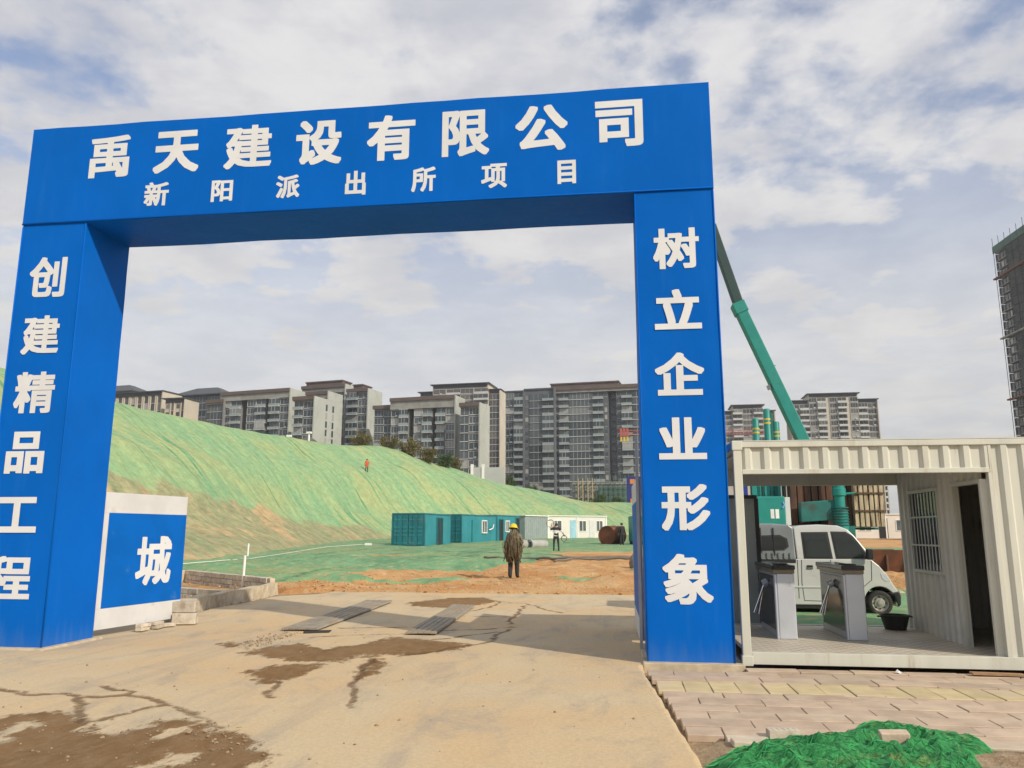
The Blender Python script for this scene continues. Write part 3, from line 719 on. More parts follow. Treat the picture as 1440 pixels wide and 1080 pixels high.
# ------------------------------------------------------------------ container gatehouse
m_cream = M('cream_paint', (.555,.555,.485), .5, var=.06, vs_=1.2, dirt=(.40,.34,.25), ds=2.2, dlo=.55, dhi=.80, spec=.35, stretch=(3,3,.35))
m_creamd = M('cream_paint_inside', (.60,.585,.52), .6, var=.08, vs_=1.2, dirt=(.45,.43,.37), ds=2.0, dlo=.55, dhi=.8)
m_black = M('black_rubber', (.018,.018,.018), .6, var=.2)
m_glassd, nt, b = newmat('dark_glass'); setc(nt, b, 'Base Color', (.02,.025,.028)); b.inputs['Roughness'].default_value = .05; b.inputs['Specular IOR Level'].default_value = .6
CX, CY, CL, CD, CH = 1.46, 10.385, 6.06, 3.2, 2.74
ch = thing('container_gatehouse', 'cream corrugated container gatehouse with open turnstile passage', 'gatehouse', (CX, CY, 0))
def corr(x0, x1, z0, z1, per=.238, dep=.036, flip=1, th=.0, phase=0.):
    """trapezoidal sheet in the x-z plane, ribs standing proud of y=0 towards -y"""
    mb = MB(); xs_ = []; x = x0
    prof = [(0,0),(.46,0),(.60,-dep*flip),(.86,-dep*flip)]
    k = 0; pts = []
    xx = x0-phase
    while xx < x1+per:
        for a, d in prof:
            p = xx+a*per
            pts.append((p, d))
        xx += per
    ip = lambda q: float(np.interp(q, [p for p, _ in pts], [d for _, d in pts]))
    pts = [(x0, ip(x0))]+[(p, d) for p, d in pts if x0 < p < x1]+[(x1, ip(x1))]
    vs = [(p, d, z) for p, d in pts for z in (z0, z1)]
    fs = [(2*i, 2*i+2, 2*i+3, 2*i+1) for i in range(len(pts)-1)]
    mb.add(vs, fs); return mb
PX = 4.45-CX; OX = 4.48-CX          # partition and end of the front opening (local)
pw = .105
for (x, y) in ((0,0),(CL-pw,0),(0,CD-pw),(CL-pw,CD-pw)):
    mb = MB(); mb.box(x, x+pw, y, y+pw, .02, CH); o = mb.build('corner_post', m_cream, ch, bevel=.008)
    for z in (.0, CH-.11):
        f = MB(); f.box(x-.012, x+pw+.012, y-.012, y+pw+.012, z, z+.12); f.build('corner_casting', m_cream, o, bevel=.008)
mb = MB(); mb.box(pw, CL-pw, .0, .09, .02, .165); mb.build('bottom_rail', m_cream, ch, bevel=.006)
mb = MB(); mb.box(pw, CL-pw, CD-.09, CD, .02, .165); mb.build('bottom_rail', m_cream, ch)
mb = MB(); mb.box(pw, CL-pw, -.006, .09, CH-.075, CH-.005); mb.build('top_rail', m_cream, ch, bevel=.006)
mb = MB(); mb.box(pw, CL-pw, CD-.09, CD, CH-.39, CH-.005); mb.build('top_rail', m_cream, ch)
for x in (0, CL-pw):
    mb = MB(); mb.box(x, x+pw, pw, CD-pw, CH-.09, CH-.005); mb.build('top_rail', m_cream, ch)
mb = MB(); mb.box(pw, OX+.02, .0, .07, 2.325, 2.385); mb.build('lintel', m_cream, ch, bevel=.006)
o = corr(pw, OX+.02, 2.385, CH-.075, phase=.1); f = o.build('fascia_panel', m_cream, ch)
sd = f.modifiers.new('thick', 'SOLIDIFY'); sd.thickness = .004; f.location.y = .045
o = corr(OX+.06, CL-pw, .165, CH-.075, phase=.03); f = o.build('front_wall_panel', m_cream, ch); f.location.y = .045; sd = f.modifiers.new('thick', 'SOLIDIFY'); sd.thickness = .004
mb = MB(); mb.box(OX, OX+.06, .004, .085, .165, 2.325); mb.box(OX+.022, OX+.06, .004, .085, 2.325, CH-.077); mb.build('jamb', m_cream, ch, bevel=.005)
o = corr(0, CD-.2, .165, CH-.09); f = o.build('end_wall_panel', m_cream, ch); f.location = (CL-.05, .1, 0); f.rotation_euler = (0,0,math.pi/2); f.modifiers.new('thick', 'SOLIDIFY').thickness = .004
mb = MB(); mb.box(.0, CL, .0, CD, CH, CH+.012); mb.box(.1, CL-.1, .1, CD-.1, CH-.12, CH-.10, 0); mb.build('roof', m_cream, ch)
o = corr(PX, CL-pw, .165, CH-.39); f = o.build('back_wall_panel', m_creamd, ch); f.location.y = CD-.05; f.modifiers.new('thick', 'SOLIDIFY').thickness = .004
# tread-plate floor
m_tread, nt, b = newmat('tread_plate')
pos = nd(nt, 'NewGeometry').outputs['Position']
def lug(nt, pos, ang):
    mp = nd(nt, 'Mapping', None, Vector=pos, Rotation=(0,0,ang), Scale=(8, 8, 8)).outputs[0]
    s = nd(nt, 'SeparateXYZ', None, Vector=mp)
    fx = math_(nt, 'ABSOLUTE', math_(nt, 'SUBTRACT', math_(nt, 'FRACT', s.outputs[0]), .5)); fy = math_(nt, 'ABSOLUTE', math_(nt, 'SUBTRACT', math_(nt, 'FRACT', s.outputs[1]), .5))
    return math_(nt, 'MULTIPLY', ramp_(nt, fx, .14, .08), ramp_(nt, fy, .42, .34))
lg = math_(nt, 'MAXIMUM', lug(nt, pos, .785), lug(nt, nd(nt, 'Mapping', None, Vector=pos, Location=(.0625,.0,0)).outputs[0], -.785))
n1 = noise_(nt, pos, 1.6, 6, .65)
c = mix_(nt, ramp_(nt, n1, .35, .65), (.55,.47,.35), (.43,.38,.30)); c = mix_(nt, math_(nt, 'MULTIPLY', lg, .7), c, (.78,.72,.60))
setc(nt, b, 'Base Color', c); b.inputs['Metallic'].default_value = .1; setc(nt, b, 'Roughness', nd(nt, 'MapRange', None, i0=n1, i1=.3, i2=.7, i3=.42, i4=.65).outputs[0]); bump_(nt, b, lg, .25, .004)
mb = MB(); mb.box(.09, CL-.09, .09, CD-.09, .10, .155); mb.build('floor_plate', m_tread, ch)
# partition: corrugated sheet with an opening for window and door (local: sheet runs along +y, ribs towards -x)
def psheet(y0, y1, z0, z1):
    o = corr(0, y1-y0, z0, z1, per=.20, dep=.03, phase=(CD-y1) % .20); f = o.build('partition_panel', m_creamd, ch); f.location = (PX, y1, 0); f.rotation_euler = (0,0,-math.pi/2); f.modifiers.new('thick', 'SOLIDIFY').thickness = .004
dY0, dY1, wY0, wY1 = .13, .92, 1.44, 2.60
psheet(dY1, wY0, .155, CH-.12); psheet(wY1, CD-.09, .155, CH-.12); psheet(wY0, wY1, .155, 1.02); psheet(wY0, wY1, 2.22, CH-.12); psheet(dY0, dY1, 2.25, CH-.12)
mb = MB(); w = .05
mb.box(PX-.05, PX+.03, dY1, dY1+w, .155, 2.25); mb.box(PX-.05, PX+.03, dY0-w, dY0, .155, 2.25); mb.box(PX-.05, PX+.03, dY0, dY1, 2.20, 2.25); mb.build('door_frame', m_cream, ch)
wn = MB(); w = .045
wn.box(PX-.06, PX+.02, wY0, wY1, 1.02, 1.02+w); wn.box(PX-.06, PX+.02, wY0, wY1, 2.22-w, 2.22); wn.box(PX-.06, PX+.02, wY0, wY0+w, 1.02+w, 2.22-w); wn.box(PX-.06, PX+.02, wY1-w, wY1, 1.02+w, 2.22-w)
win = wn.build('window', m_cream, ch)
for k in range(9):
    y = wY0+.09+k*(wY1-wY0-.18)/8; bb = MB(); bb.tube([(PX-.055, y, 1.06), (PX-.055, y, 2.18)], .009, 6); bb.build('bar', m_galv, win)
for z in (1.42, 1.82):
    bb = MB(); bb.box(PX-.066, PX-.046, wY0+w, wY1-w, z-.012, z+.012); bb.build('bar', m_cream, win)
bb = MB(); bb.box(PX-.004, PX+.004, wY0+w, wY1-w, 1.06, 2.18); bb.build('pane', m_glassd, win)
bb = MB(); bb.box(PX-.014, PX+.014, (wY0+wY1)/2-.02, (wY0+wY1)/2+.02, 1.06, 2.18); bb.build('mullion', m_cream, win)
mb = MB(); mb.box(PX-.045, PX+.01, .94, 1.00, .158, .22); mb.build('door_stop', m_leafwhite, ch)
# room behind the door: a stool and a hanging yellow helmet catch a little light
m_wood = M('raw_wood', (.34,.20,.10), .7, var=.2, vs_=8)
stool = thing('stool', 'low brown wooden stool inside the dark gatehouse doorway', 'stool', (CX+PX+.48, CY+.42, .155))
mb = MB(); mb.box(-.17, .17, -.13, .13, .24, .27); mb.build('seat', m_wood, stool)
for sx in (-.13, .13):
    for sy in (-.1, .1): l_ = MB(); l_.box(sx-.018, sx+.018, sy-.018, sy+.018, 0, .24); l_.build('leg', m_wood, stool)
m_yel = M('helmet_yellow', (.72,.52,.02), .4, var=.05)
def helmet(name, label, loc, r=.14):
    t = thing(name, label, 'helmet', loc)
    prof = [(0.001, r*.95), (r*.45, r*.88), (r*.8, r*.55), (r*.97, r*.15), (r*1.0, 0)]
    mb = MB(); mb.lathe(prof, (0,0,0), (0,0,1), 16); mb.build('shell', m_yel, t, smooth=True)
    mb = MB(); mb.lathe([(r*1.0, .0), (r*1.18, -.012), (r*1.18, -.018), (r*.98, -.012)], (0,0,0), (0,0,1), 16); mb.build('brim', m_yel, t, smooth=True)
    return t
helmet('helmet', 'yellow safety helmet hanging in the dark gatehouse doorway', (CX+PX+.55, CY+.30, 1.02))
# tilted grey steel sheet door standing open at the back left
m_grey = M('grey_steel', (.42,.46,.43), .5, var=.10, vs_=1.5)
dr = thing('steel_door', 'open grey steel door behind the left turnstile', 'door', (1.62, 13.66, .05), R(8))
mb = MB(); mb.box(0, .62, 0, .03, .02, 2.1); mb.build('panel', m_grey, dr)
m_dark = M('dark_trim', (.05,.05,.048), .6)
mb = MB(); mb.box(-.02, .66, -.02, .05, 2.1, 2.16); mb.box(.62, .68, -.02, .05, 0, 2.1); mb.build('frame', m_dark, dr)
for z in (.75, 1.42): mb = MB(); mb.box(0, .62, -.012, 0, z-.02, z+.02); mb.build('brace', m_grey, dr)

# ------------------------------------------------------------------ turnstiles
m_ts = M('turnstile_steel', (.52,.55,.59), .40, .35, var=.07, vs_=2, dirt=(.33,.31,.29), ds=4, dlo=.6, dhi=.8)
m_tsd = M('turnstile_black', (.025,.027,.03), .16, var=.2)
m_chrome = M('chrome', (.6,.6,.6), .22, 1., var=.1)
def turnstile(x, label, arm):
    t = thing('turnstile', label, 'turnstile', (x, 11.72, .155), 0, 'turnstiles in the gatehouse passage')
    W, D, Hh = .27, 1.45, .96
    mb = MB(); mb.prism([(0,0),(D,0),(D,Hh-.08),(0,Hh-.08)], 'x', .03, W, 0); mb.build('cabinet', m_ts, t, bevel=.012)
    mb = MB(); mb.prism([(.07,.10),(D-.10,.10),(D-.10,Hh-.12),(.07,Hh-.12)], 'x', .018, .032); mb.build('side_panel', m_tsd, t, bevel=.006)
    mb = MB(); mb.box(0, .03, 0, .07, 0, Hh-.09); mb.build('corner_strip', m_ts, t, bevel=.008)
    mb = MB(); mb.box(-.005, W+.005, -.008, D+.01, Hh-.078, Hh-.03); mb.build('collar', M('bronze_trim', (.20,.17,.13), .3, .7), t)
    mb = MB(); mb.box(-.02, W+.015, -.03, D+.02, Hh-.028, Hh+.035); tp = mb.build('top_cover', m_tsd, t, bevel=.012)
    mb = MB(); mb.box(.06, W-.05, .15, .40, Hh+.036, Hh+.05); mb.build('card_reader', m_black, tp)
    hub = MB(); hub.lathe([(.0,-.03),(.055,-.03),(.055,.04),(.0,.05)], (-.015, .62, .72), (-1,0,-.55), 16); hb = hub.build('arm_hub', m_ts, t, smooth='auto')
    for k in range(3):
        a = 2*math.pi*k/3+arm; ax = Vector((-1,0,-.55)).normalized(); u = ax.cross(Vector((0,1,0))).normalized(); w_ = ax.cross(u)
        d = Vector((-.38+.10*k, .10*(k-1), -.9)).normalized(); p = Vector((-.04, .62, .70))
        ab = MB(); ab.tube([p, p+d*.44], .013, 8); ab.build('arm', m_chrome, hb, smooth='auto')
    return t
turnstile(2.12, 'left steel turnstile with black top nearest the blue pillar', .4)
turnstile(3.04, 'right steel turnstile with black top in front of the van door', 1.2)
# rubber tub
tub = thing('rubber_tub', 'black rubber tub standing on the passage floor behind the turnstiles', 'tub', (4.12, 13.15, .157))
mb = MB(); mb.lathe([(0,0.0),(.15,0.0),(.205,.20),(.215,.20),(.215,.215),(.195,.215),(.14,.02),(0,.02)], (0,0,0), (0,0,1), 20); mb.build('bowl', m_black, tub, smooth='auto')
for s in (-1, 1): mb = MB(); mb.tube([(s*.21,-.05,.19),(s*.245,-.03,.185),(s*.245,.03,.185),(s*.21,.05,.19)], .01, 6); mb.build('handle', m_black, tub)

# ------------------------------------------------------------------ pavement of separate slabs
m_pink = M('pink_paver', (.47,.36,.265), .9, var=.12, vs_=4, bump=.3, bs=70, bd=.004, rnd=.10, dirt=(.53,.43,.31), ds=1.3, dlo=.48, dhi=.66)
m_yelp = M('yellow_paver', (.53,.43,.245), .9, var=.10, vs_=4, bump=.3, bs=70, bd=.004, rnd=.08, dirt=(.52,.42,.30), ds=1.5, dlo=.5, dhi=.68)
m_curb = M('kerb_stone', (.50,.43,.33), .9, var=.12, vs_=5, bump=.4, bs=50, rnd=.1)
walk = bpy.data.objects.new('pavement', None); COL.objects.link(walk); tag(walk, kind='structure'); walk.location = (0,0,0)
bed = MB(); bed.box(.62, 12, 7.0, 10.36, -.14, -.062); bed.build('bedding', m_dirt, walk)
_cache = {}
def paver(nm, L, W, mat):
    k = (round(L, 3), round(W, 3), mat.name)
    if k not in _cache: _cache[k] = mesh_only(MB().box(-L/2+.004, L/2-.004, -W/2+.004, W/2-.004, -.06, 0), nm, mat, .005)
    return _cache[k]
rows = [(10.20,.22,'p',.60),(9.86,.32,'p',.60),(9.53,.32,'p',.60),(9.05,.58,'y',.28),(8.60,.29,'p',.60),(8.30,.29,'p',.60),(8.00,.29,'p',.60),(7.70,.29,'p',.60),(7.40,.29,'p',.60),(7.10,.28,'p',.60)]
for ri, (yc, wd, kd, L) in enumerate(rows):
    x = float(xr(np.array([yc]))[0])+.025+(0.0 if kd == 'y' else (.30 if ri % 2 else 0)-.0)
    if yc > 10.1: x = 1.46
    first = x-(.30 if (kd != 'y' and ri % 2) else 0)
    if x > first+.1:
        piece('paver', paver('paver', x-first, wd, m_pink), walk, ((first+x)/2, yc, -.012), (random.uniform(-.006,.006), random.uniform(-.006,.006), random.uniform(-.006,.006)))
    while x < 8.2:
        piece('paver', paver('paver', L, wd, m_yelp if kd == 'y' else m_pink), walk, (x+L/2, yc+random.uniform(-.004,.004), -.010+random.uniform(-.007,.005)), (random.uniform(-.010,.010), random.uniform(-.008,.008), random.uniform(-.006,.006)))
        x += L
x = .80
for L in (.34, .62, .62, .62, .62, .62, .62, .62, .62, .62):
    if not (1.15 < x < 1.3): piece('kerb_stone', paver('kerb_stone', L, .12, m_curb), walk, (x+L/2, 6.88, -.0+random.uniform(-.01,.004)), (random.uniform(-.02,.02), random.uniform(-.015,.015), random.uniform(-.02,.02)))
    x += L+.01

# ------------------------------------------------------------------ heap of green netting in the foreground
m_heap, nt, b = newmat('green_net_heap')
uvn = nd(nt, 'UVMap').outputs[0]
n1 = noise_(nt, nd(nt, 'Mapping', None, Vector=uvn, Scale=(2.2, 7, 1), Rotation=(0,0,.25)).outputs[0], 1.6, 7, .68, .6); n2 = noise_(nt, uvn, 3.0, 6, .65); n3 = noise_(nt, nd(nt, 'Mapping', None, Vector=uvn, Scale=(30, 90, 1), Rotation=(0,0,.3)).outputs[0], 1.5, 5, .7, .4)
c = mix_(nt, ramp_(nt, n1, .35, .65), (.015,.17,.05), (.05,.34,.10)); c = mix_(nt, math_(nt, 'MULTIPLY', ramp_(nt, n2, .54, .68), .65), c, (.27,.30,.09))
k = nd(nt, 'MapRange', None, i0=n3, i1=.32, i2=.68, i3=.35, i4=1.5).outputs[0]
c = mix_(nt, 1.0, c, nd(nt, 'CombineXYZ', None, X=k, Y=k, Z=k).outputs[0], 'MULTIPLY')
setc(nt, b, 'Base Color', c); b.inputs['Roughness'].default_value = .6; b.inputs['Specular IOR Level'].default_value = .3
bump_(nt, b, math_(nt, 'ADD', n1, math_(nt, 'MULTIPLY', n3, .35)), .9, .05)
ou = [(.62,6.10),(.70,6.42),(.95,6.62),(1.20,6.85),(1.55,7.00),(1.80,7.16),(2.02,7.42),(2.35,7.34),(2.60,7.20),(2.74,6.98),(2.76,6.76),(2.62,6.66),(2.56,6.50),(2.52,6.20),(2.40,5.7),(2.0,5.3),(1.2,5.3),(.8,5.6)]
xs = np.linspace(.45, 3.15, 330); ys = np.linspace(5.2, 7.6, 300); X, Y = np.meshgrid(xs, ys)
sd = poly_sd(X, Y, ou)+.16*fbm(X*5, Y*5, 5, 51)
wx = X+.25*fbm(X*2, Y*2, 3, 57); wy = Y+.25*fbm(X*2+9, Y*2, 3, 59)
rf = lambda f: np.clip(1-np.abs(f)*4.5, 0, 1)**1.3
rdg = rf(fbm(wx*1.6+wy*.4, wy*4.2-wx*.7, 3, 53)); rdg2 = rf(fbm(wx*3.0+wy*1.2, wy*8.0-wx*2.0, 2, 55))
rdg3 = rf(fbm(wx*7+wy*4, wy*17-wx*6, 2, 58))
lump = np.exp(-((X-2.05)/.32)**2-((Y-7.2)/.2)**2)*.13+np.exp(-((X-2.45)/.22)**2-((Y-6.3)/.15)**2)*.10+np.exp(-((X-1.1)/.25)**2-((Y-6.35)/.22)**2)*.05
Z = -.03+np.clip(sd*.6, -.05, .05)+np.clip(sd*3, 0, 1)*(.055*rdg+.075*rdg2+.034*rdg3+.03*fbm(X*2, Y*2, 3, 61)+lump*.3-.03)
hole = fbm(X*3.2, Y*3.2, 4, 71)
Z = np.where(hole > .17, Z-.05*np.clip((hole-.17)*12, 0, 1), Z)
heap = thing('netting_heap', 'crumpled bright green netting heaped on the pavement edge in the foreground', 'netting')
o = grid_mesh('sheet', X, Y, Z, m_heap, keep=(sd > -.05), uv=(X, Y)); o.parent = heap
m_thr = M('net_thread', (.035,.30,.09), .7, var=.6, vs_=9, dirt=(.20,.26,.08), ds=4, dlo=.56, dhi=.7)
rr = random.Random(5); th_ = MB()
def zat(x, y):
    i_ = int(round((y-5.2)/2.4*(len(ys)-1))); j_ = int(round((x-.45)/2.7*(len(xs)-1)))
    if 0 <= i_ < len(ys) and 0 <= j_ < len(xs): return float(Z[i_, j_]), float(sd[i_, j_])
    return -.03, -1.
for k in range(420):
    x, y = rr.uniform(.6, 2.85), rr.uniform(5.6, 7.45); z, s_ = zat(x, y)
    if s_ < -.03: continue
    a = rr.gauss(.30 if x < 1.8 else -.35, .32)+(math.pi if rr.random() < .5 else 0); P_ = []; st_ = rr.uniform(.03, .055)
    for q in range(13):
        z, s_ = zat(x, y)
        P_.append((x, y, max(z, -.03)+.004+rr.random()*.006)); a += rr.gauss(0, .14); x += math.cos(a)*st_; y += math.sin(a)*st_*.8
        if s_ < -.06: break
    if len(P_) > 3: th_.tube(P_, rr.uniform(.0012, .0028), 4, cap=False)
th_.build('threads', m_thr, heap, normals=False)
# bricks on and beside the heap
m_cb = M('pale_brick', (.55,.43,.32), .9, var=.12, vs_=9, bump=.4, bs=60)
zb_ = float(Z[np.argmin(np.abs(ys-6.58)), np.argmin(np.abs(xs-1.98))])
o = MB().box(-.10,.10,-.055,.055,0,.085).build('brick', m_cb, bevel=.008); o.location = (1.98, 6.55, max(zb_-.01, .02)+.05); o.rotation_euler = (.08,-.05,-.1); tag(o, 'pale brick lying on top of the green netting heap', 'brick')
pb = thing('perforated_brick', 'perforated grey brick lying flat behind the netting heap', 'brick', (1.26, 6.97, -.01), .12)
mb = MB(); nx, ny = 5, 2; w, d = .24, .115; bx_ = [i*w/(nx*2+1)-w/2 for i in range(nx*2+2)]; by_ = [j*d/(ny*2+1)-d/2 for j in range(ny*2+2)]
for i in range(nx*2+1):
    for j in range(ny*2+1):
        if i % 2 and j % 2: continue
        mb.box(bx_[i], bx_[i+1], by_[j], by_[j+1], 0, .06)
me_ = mb.build('body', m_block, pb)
o = MB().box(-.16,.16,-.06,.06,0,.05).build('loose_kerb_piece', m_curb, bevel=.01); o.location = (.98, 6.70, -.03); o.rotation_euler = (0,.05,.1); tag(o, 'broken pale kerb piece at the slab corner left of the netting heap', 'kerb piece')
# litter by the container sill
m_paper = M('white_litter', (.75,.74,.72), .7)
def litter(x, y, s, label, z=-.005):
    mb = MB(); vs = []; 
    for k in range(10): a = k*.628; vs.append((x+math.cos(a)*s*random.uniform(.6,1), y+math.sin(a)*s*random.uniform(.5,.9), z+random.uniform(.0,.02)))
    vs.append((x, y, z+s*.9)); vs.append((x+s*.3, y-s*.2, z+s*.6))
    mb.add(vs, [(i, (i+1) % 10, 10 if i < 5 else 11) for i in range(10)]+[(0,10,11),(5,11,10)]); tag(mb.build('litter', m_paper), label, 'litter', 'white litter by the gatehouse sill')
litter(3.16, 10.15, .05, 'small white scrap below the middle of the gatehouse sill')
litter(4.62, 10.12, .10, 'crumpled clear bag at the right end of the gatehouse sill')
brd = MB().box(-.28,.28,-.06,.06,0,.02).build('board', m_wood); brd.location = (4.25, 10.16, .0); brd.rotation_euler = (0,.01,-.04); tag(brd, 'flat brown board lying along the gatehouse sill', 'board')
# ------------------------------------------------------------------ white double-cab mini truck with a canopy
m_vw = M('van_white', (.54,.55,.53), .32, var=.05, vs_=1.5, coat=.3, dirt=(.44,.39,.31), ds=2.4, dlo=.54, dhi=.82, stretch=(1,1,1.8))
m_vs = M('canopy_silver', (.22,.245,.25), .38, .3, var=.08, vs_=2)
m_vg, nt, b = newmat('van_glass'); setc(nt, b, 'Base Color', (.035,.04,.042)); b.inputs['Roughness'].default_value = .04; b.inputs['Specular IOR Level'].default_value = .7
m_trim = M('van_black_trim', (.02,.02,.021), .45)
m_tyre = M('tyre', (.022,.021,.02), .8, dirt=(.10,.08,.06), ds=6)
m_rim = M('steel_rim', (.42,.40,.37), .45, .6, var=.15, vs_=12)
m_lens = M('headlamp_lens', (.55,.57,.58), .1, var=.05)
VX, VY = 3.6, 16.62
van = thing('mini_truck', 'white double-cab mini truck with silver canopy parked behind the turnstiles', 'truck', (VX, VY, .03))
v = lambda l: [(x-VX, z) for x, z in l]
def arc(cx, cz, r, a0, a1, n=10): return [(cx+r*math.cos(R(a0+(a1-a0)*k/n)), cz+r*math.sin(R(a0+(a1-a0)*k/n))) for k in range(n+1)]
W = 1.48
def shell(name, poly, y0, y1, mat, inset=0., zmid=None, bevel=.03, parent=None):
    """side outline lofted between the two flanks; the top leans in by inset"""
    p = v(poly); n = len(p); zmax = max(z for _, z in p); zmin = min(z for _, z in p)
    ins = lambda z: inset*max(0, (z-zmin)/(zmax-zmin))**1.2
    mb = MB(); mb.add([(x, y0+ins(z), z) for x, z in p]+[(x, y1-ins(z), z) for x, z in p],
                      [tuple(range(n)), tuple(range(2*n-1, n-1, -1))]+[(i, n+i, n+(i+1) % n, (i+1) % n) for i in range(n)])
    return mb.build(name, mat, parent or van, bevel=bevel)
low_o = [(1.62,.40),(1.62,1.05),(3.0,1.055),(4.86,1.05),(5.00,.93),(5.12,.77),(5.22,.60),(5.30,.47),(5.33,.36),(5.33,.24),(5.28,.17)]+arc(4.97,.25,.29,-8,188,14)+[(4.66,.18),(3.08,.18)]+arc(2.79,.25,.29,-8,188,14)+[(2.42,.36)]
bodyo = shell('body', low_o, 0, W, m_vw, 0, bevel=.035)
cab = shell('cab', [(3.47,1.045),(3.45,1.66),(3.56,1.70),(3.92,1.725),(4.30,1.705),(4.48,1.63),(4.60,1.50),(4.93,1.04)], .01, W-.01, m_vw, .10, bevel=.02)
can = shell('canopy', [(1.66,1.05),(1.70,1.60),(1.86,1.71),(2.5,1.745),(3.05,1.745),(3.36,1.72),(3.44,1.66),(3.455,1.05)], .012, W-.012, m_vs, .08, bevel=.025)
def flank(name, poly, mat, y, parent, inset_fn=None, th=.008):
    p = v(poly); n = len(p)
    f = inset_fn or (lambda z: 0)
    mb = MB(); mb.add([(x, y+f(z)-th, z) for x, z in p]+[(x, y+f(z)+.01, z) for x, z in p], [tuple(range(n)), tuple(range(2*n-1, n-1, -1))]+[(i, n+i, n+(i+1) % n, (i+1) % n) for i in range(n)])
    return mb.build(name, mat, parent)
ci = lambda z: .10*max(0, (z-1.04)/.68)**1.2
cn = lambda z: .08*max(0, (z-1.05)/.725)**1.2
flank('rear_door_window', [(3.62,1.54),(4.06,1.545),(4.11,1.09),(3.64,1.09)], m_vg, .008, cab, ci)
flank('front_door_window', [(4.18,1.56),(4.42,1.555),(4.53,1.48),(4.62,1.36),(4.80,1.10),(4.24,1.09)], m_vg, .008, cab, ci)
flank('rear_door_window', [(3.62,1.54),(4.06,1.545),(4.11,1.09),(3.64,1.09)], m_vg, W-.01, cab, lambda z: -ci(z))
for pl_ in ([(3.585,1.575),(4.10,1.58),(4.15,1.06),(3.60,1.06)], [(4.15,1.59),(4.44,1.585),(4.56,1.505),(4.66,1.37),(4.85,1.065),(4.205,1.06)]):
    flank('window_seal', pl_, m_trim, .011, cab, ci, .004)
flank('canopy_window', [(2.55,1.47),(3.16,1.49),(3.27,1.43),(3.29,1.30),(3.22,1.25),(2.55,1.23)], m_vg, .010, can, cn)
flank('canopy_window_seal', [(2.52,1.50),(3.17,1.52),(3.31,1.45),(3.33,1.29),(3.24,1.22),(2.52,1.20)], m_trim, .013, can, cn, .004)
for x in (2.80, 3.05):
    mb = MB(); mb.bar((x-VX, .012, 1.12), (x-VX, .06, 1.66), .022, .018); mb.build('strap', m_trim, can)
for k in range(9):
    mb = MB(); mb.box(2.45+k*.11-VX, 2.475+k*.11-VX, -.006, .02, 1.06, 1.17); mb.build('bed_rib', m_vs, can)
mb = MB(); mb.box(1.7-VX, 3.44-VX, -.012, .02, .98, 1.05); mb.build('bed_rail', m_trim, bodyo)
# seams, handles, moulding
def seam(pts, r=.006):
    mb = MB(); mb.tube([(x-VX, -.001, z) for x, z in pts], r, 5); mb.build('door_seam', m_trim, bodyo)
seam([(3.55,1.04),(3.53,.60),(3.56,.26),(4.00,.25)]); seam([(4.10,1.04),(4.08,.6),(4.02,.25)]); seam([(4.02,.25),(4.45,.25),(4.64,.50),(4.84,.66),(4.86,1.03)]); seam([(3.47,1.04),(3.46,.30)])
for x in (3.70, 4.24):
    mb = MB(); mb.box(x-VX-.055, x-VX+.055, -.016, .004, .895, .935); mb.build('door_handle', m_trim, bodyo, bevel=.006)
    mb = MB(); mb.box(x-VX-.055, x-VX+.055, -.020, .004, .865, .893); mb.build('door_handle', m_chrome, bodyo)
mb = MB(); mb.box(3.08-VX, 4.66-VX, -.014, .01, .50, .535); mb.build('side_moulding', m_vw, bodyo, bevel=.008)
mb = MB(); mb.box(3.05-VX, 4.66-VX, .02, .06, .11, .18); mb.build('sill', m_trim, bodyo)
mb = MB(); mb.prism(v([(5.10,.42),(5.34,.46),(5.36,.36),(5.35,.20),(5.29,.15),(5.26,.25),(5.22,.37)]), 'y', -.012, W+.012); mb.build('bumper', m_trim, van, bevel=.03)
mb = MB(); mb.prism(v([(5.00,.80),(5.11,.80),(5.20,.64),(5.10,.62),(5.02,.68)]), 'y', -.006, .16); mb.build('headlight', m_lens, van, bevel=.015)
mb = MB(); mb.prism(v([(5.00,.80),(5.11,.80),(5.20,.64),(5.10,.62),(5.02,.68)]), 'y', W-.16, W+.006); mb.build('headlight', m_lens, van, bevel=.015)
mb = MB(); mb.bar((4.78-VX, .03, 1.08), (4.80-VX, -.10, 1.12), .04); mb.box(4.74-VX, 4.86-VX, -.20, -.08, 1.05, 1.26); mb.build('wing_mirror', m_trim, van, bevel=.025)
ws = v([(4.61,1.48),(4.91,1.065)]); mb = MB(); mb.add([(ws[0][0]+.012,.12,ws[0][1]),(ws[0][0]+.012,W-.12,ws[0][1]),(ws[1][0]+.012,W-.05,ws[1][1]),(ws[1][0]+.012,.05,ws[1][1])], [(0,1,2,3)]); mb.build('windscreen', m_vg, cab)
def wheel(x, y, s):
    t = bpy.data.objects.new('wheel', None); COL.objects.link(t); t.parent = van; t.location = (x-VX, y, .225)
    mb = MB(); mb.lathe([(.155,-.075),(.20,-.085),(.232,-.065),(.24,0),(.232,.065),(.20,.085),(.155,.075)], (0,0,0), (0,s,0), 28); mb.build('tyre', m_tyre, t, smooth=True)
    mb = MB(); mb.lathe([(.158,.07),(.150,.06),(.135,.03),(.11,.025),(.09,.05),(.05,.055),(.045,.075),(0.001,.08)], (0,0,0), (0,s,0), 24); rm = mb.build('rim', m_rim, t, smooth='auto')
    for k in range(8):
        a = k*math.pi/4; h = MB(); h.lathe([(.016,.043),(.001,.0435)], (math.cos(a)*.108,0,math.sin(a)*.108), (0,s,0), 8); h.build('rim_hole', m_black, rm)
    h = MB(); h.lathe([(.158,-.06),(.0,-.06)], (0,0,0), (0,s,0), 20); h.build('hub', m_black, t)
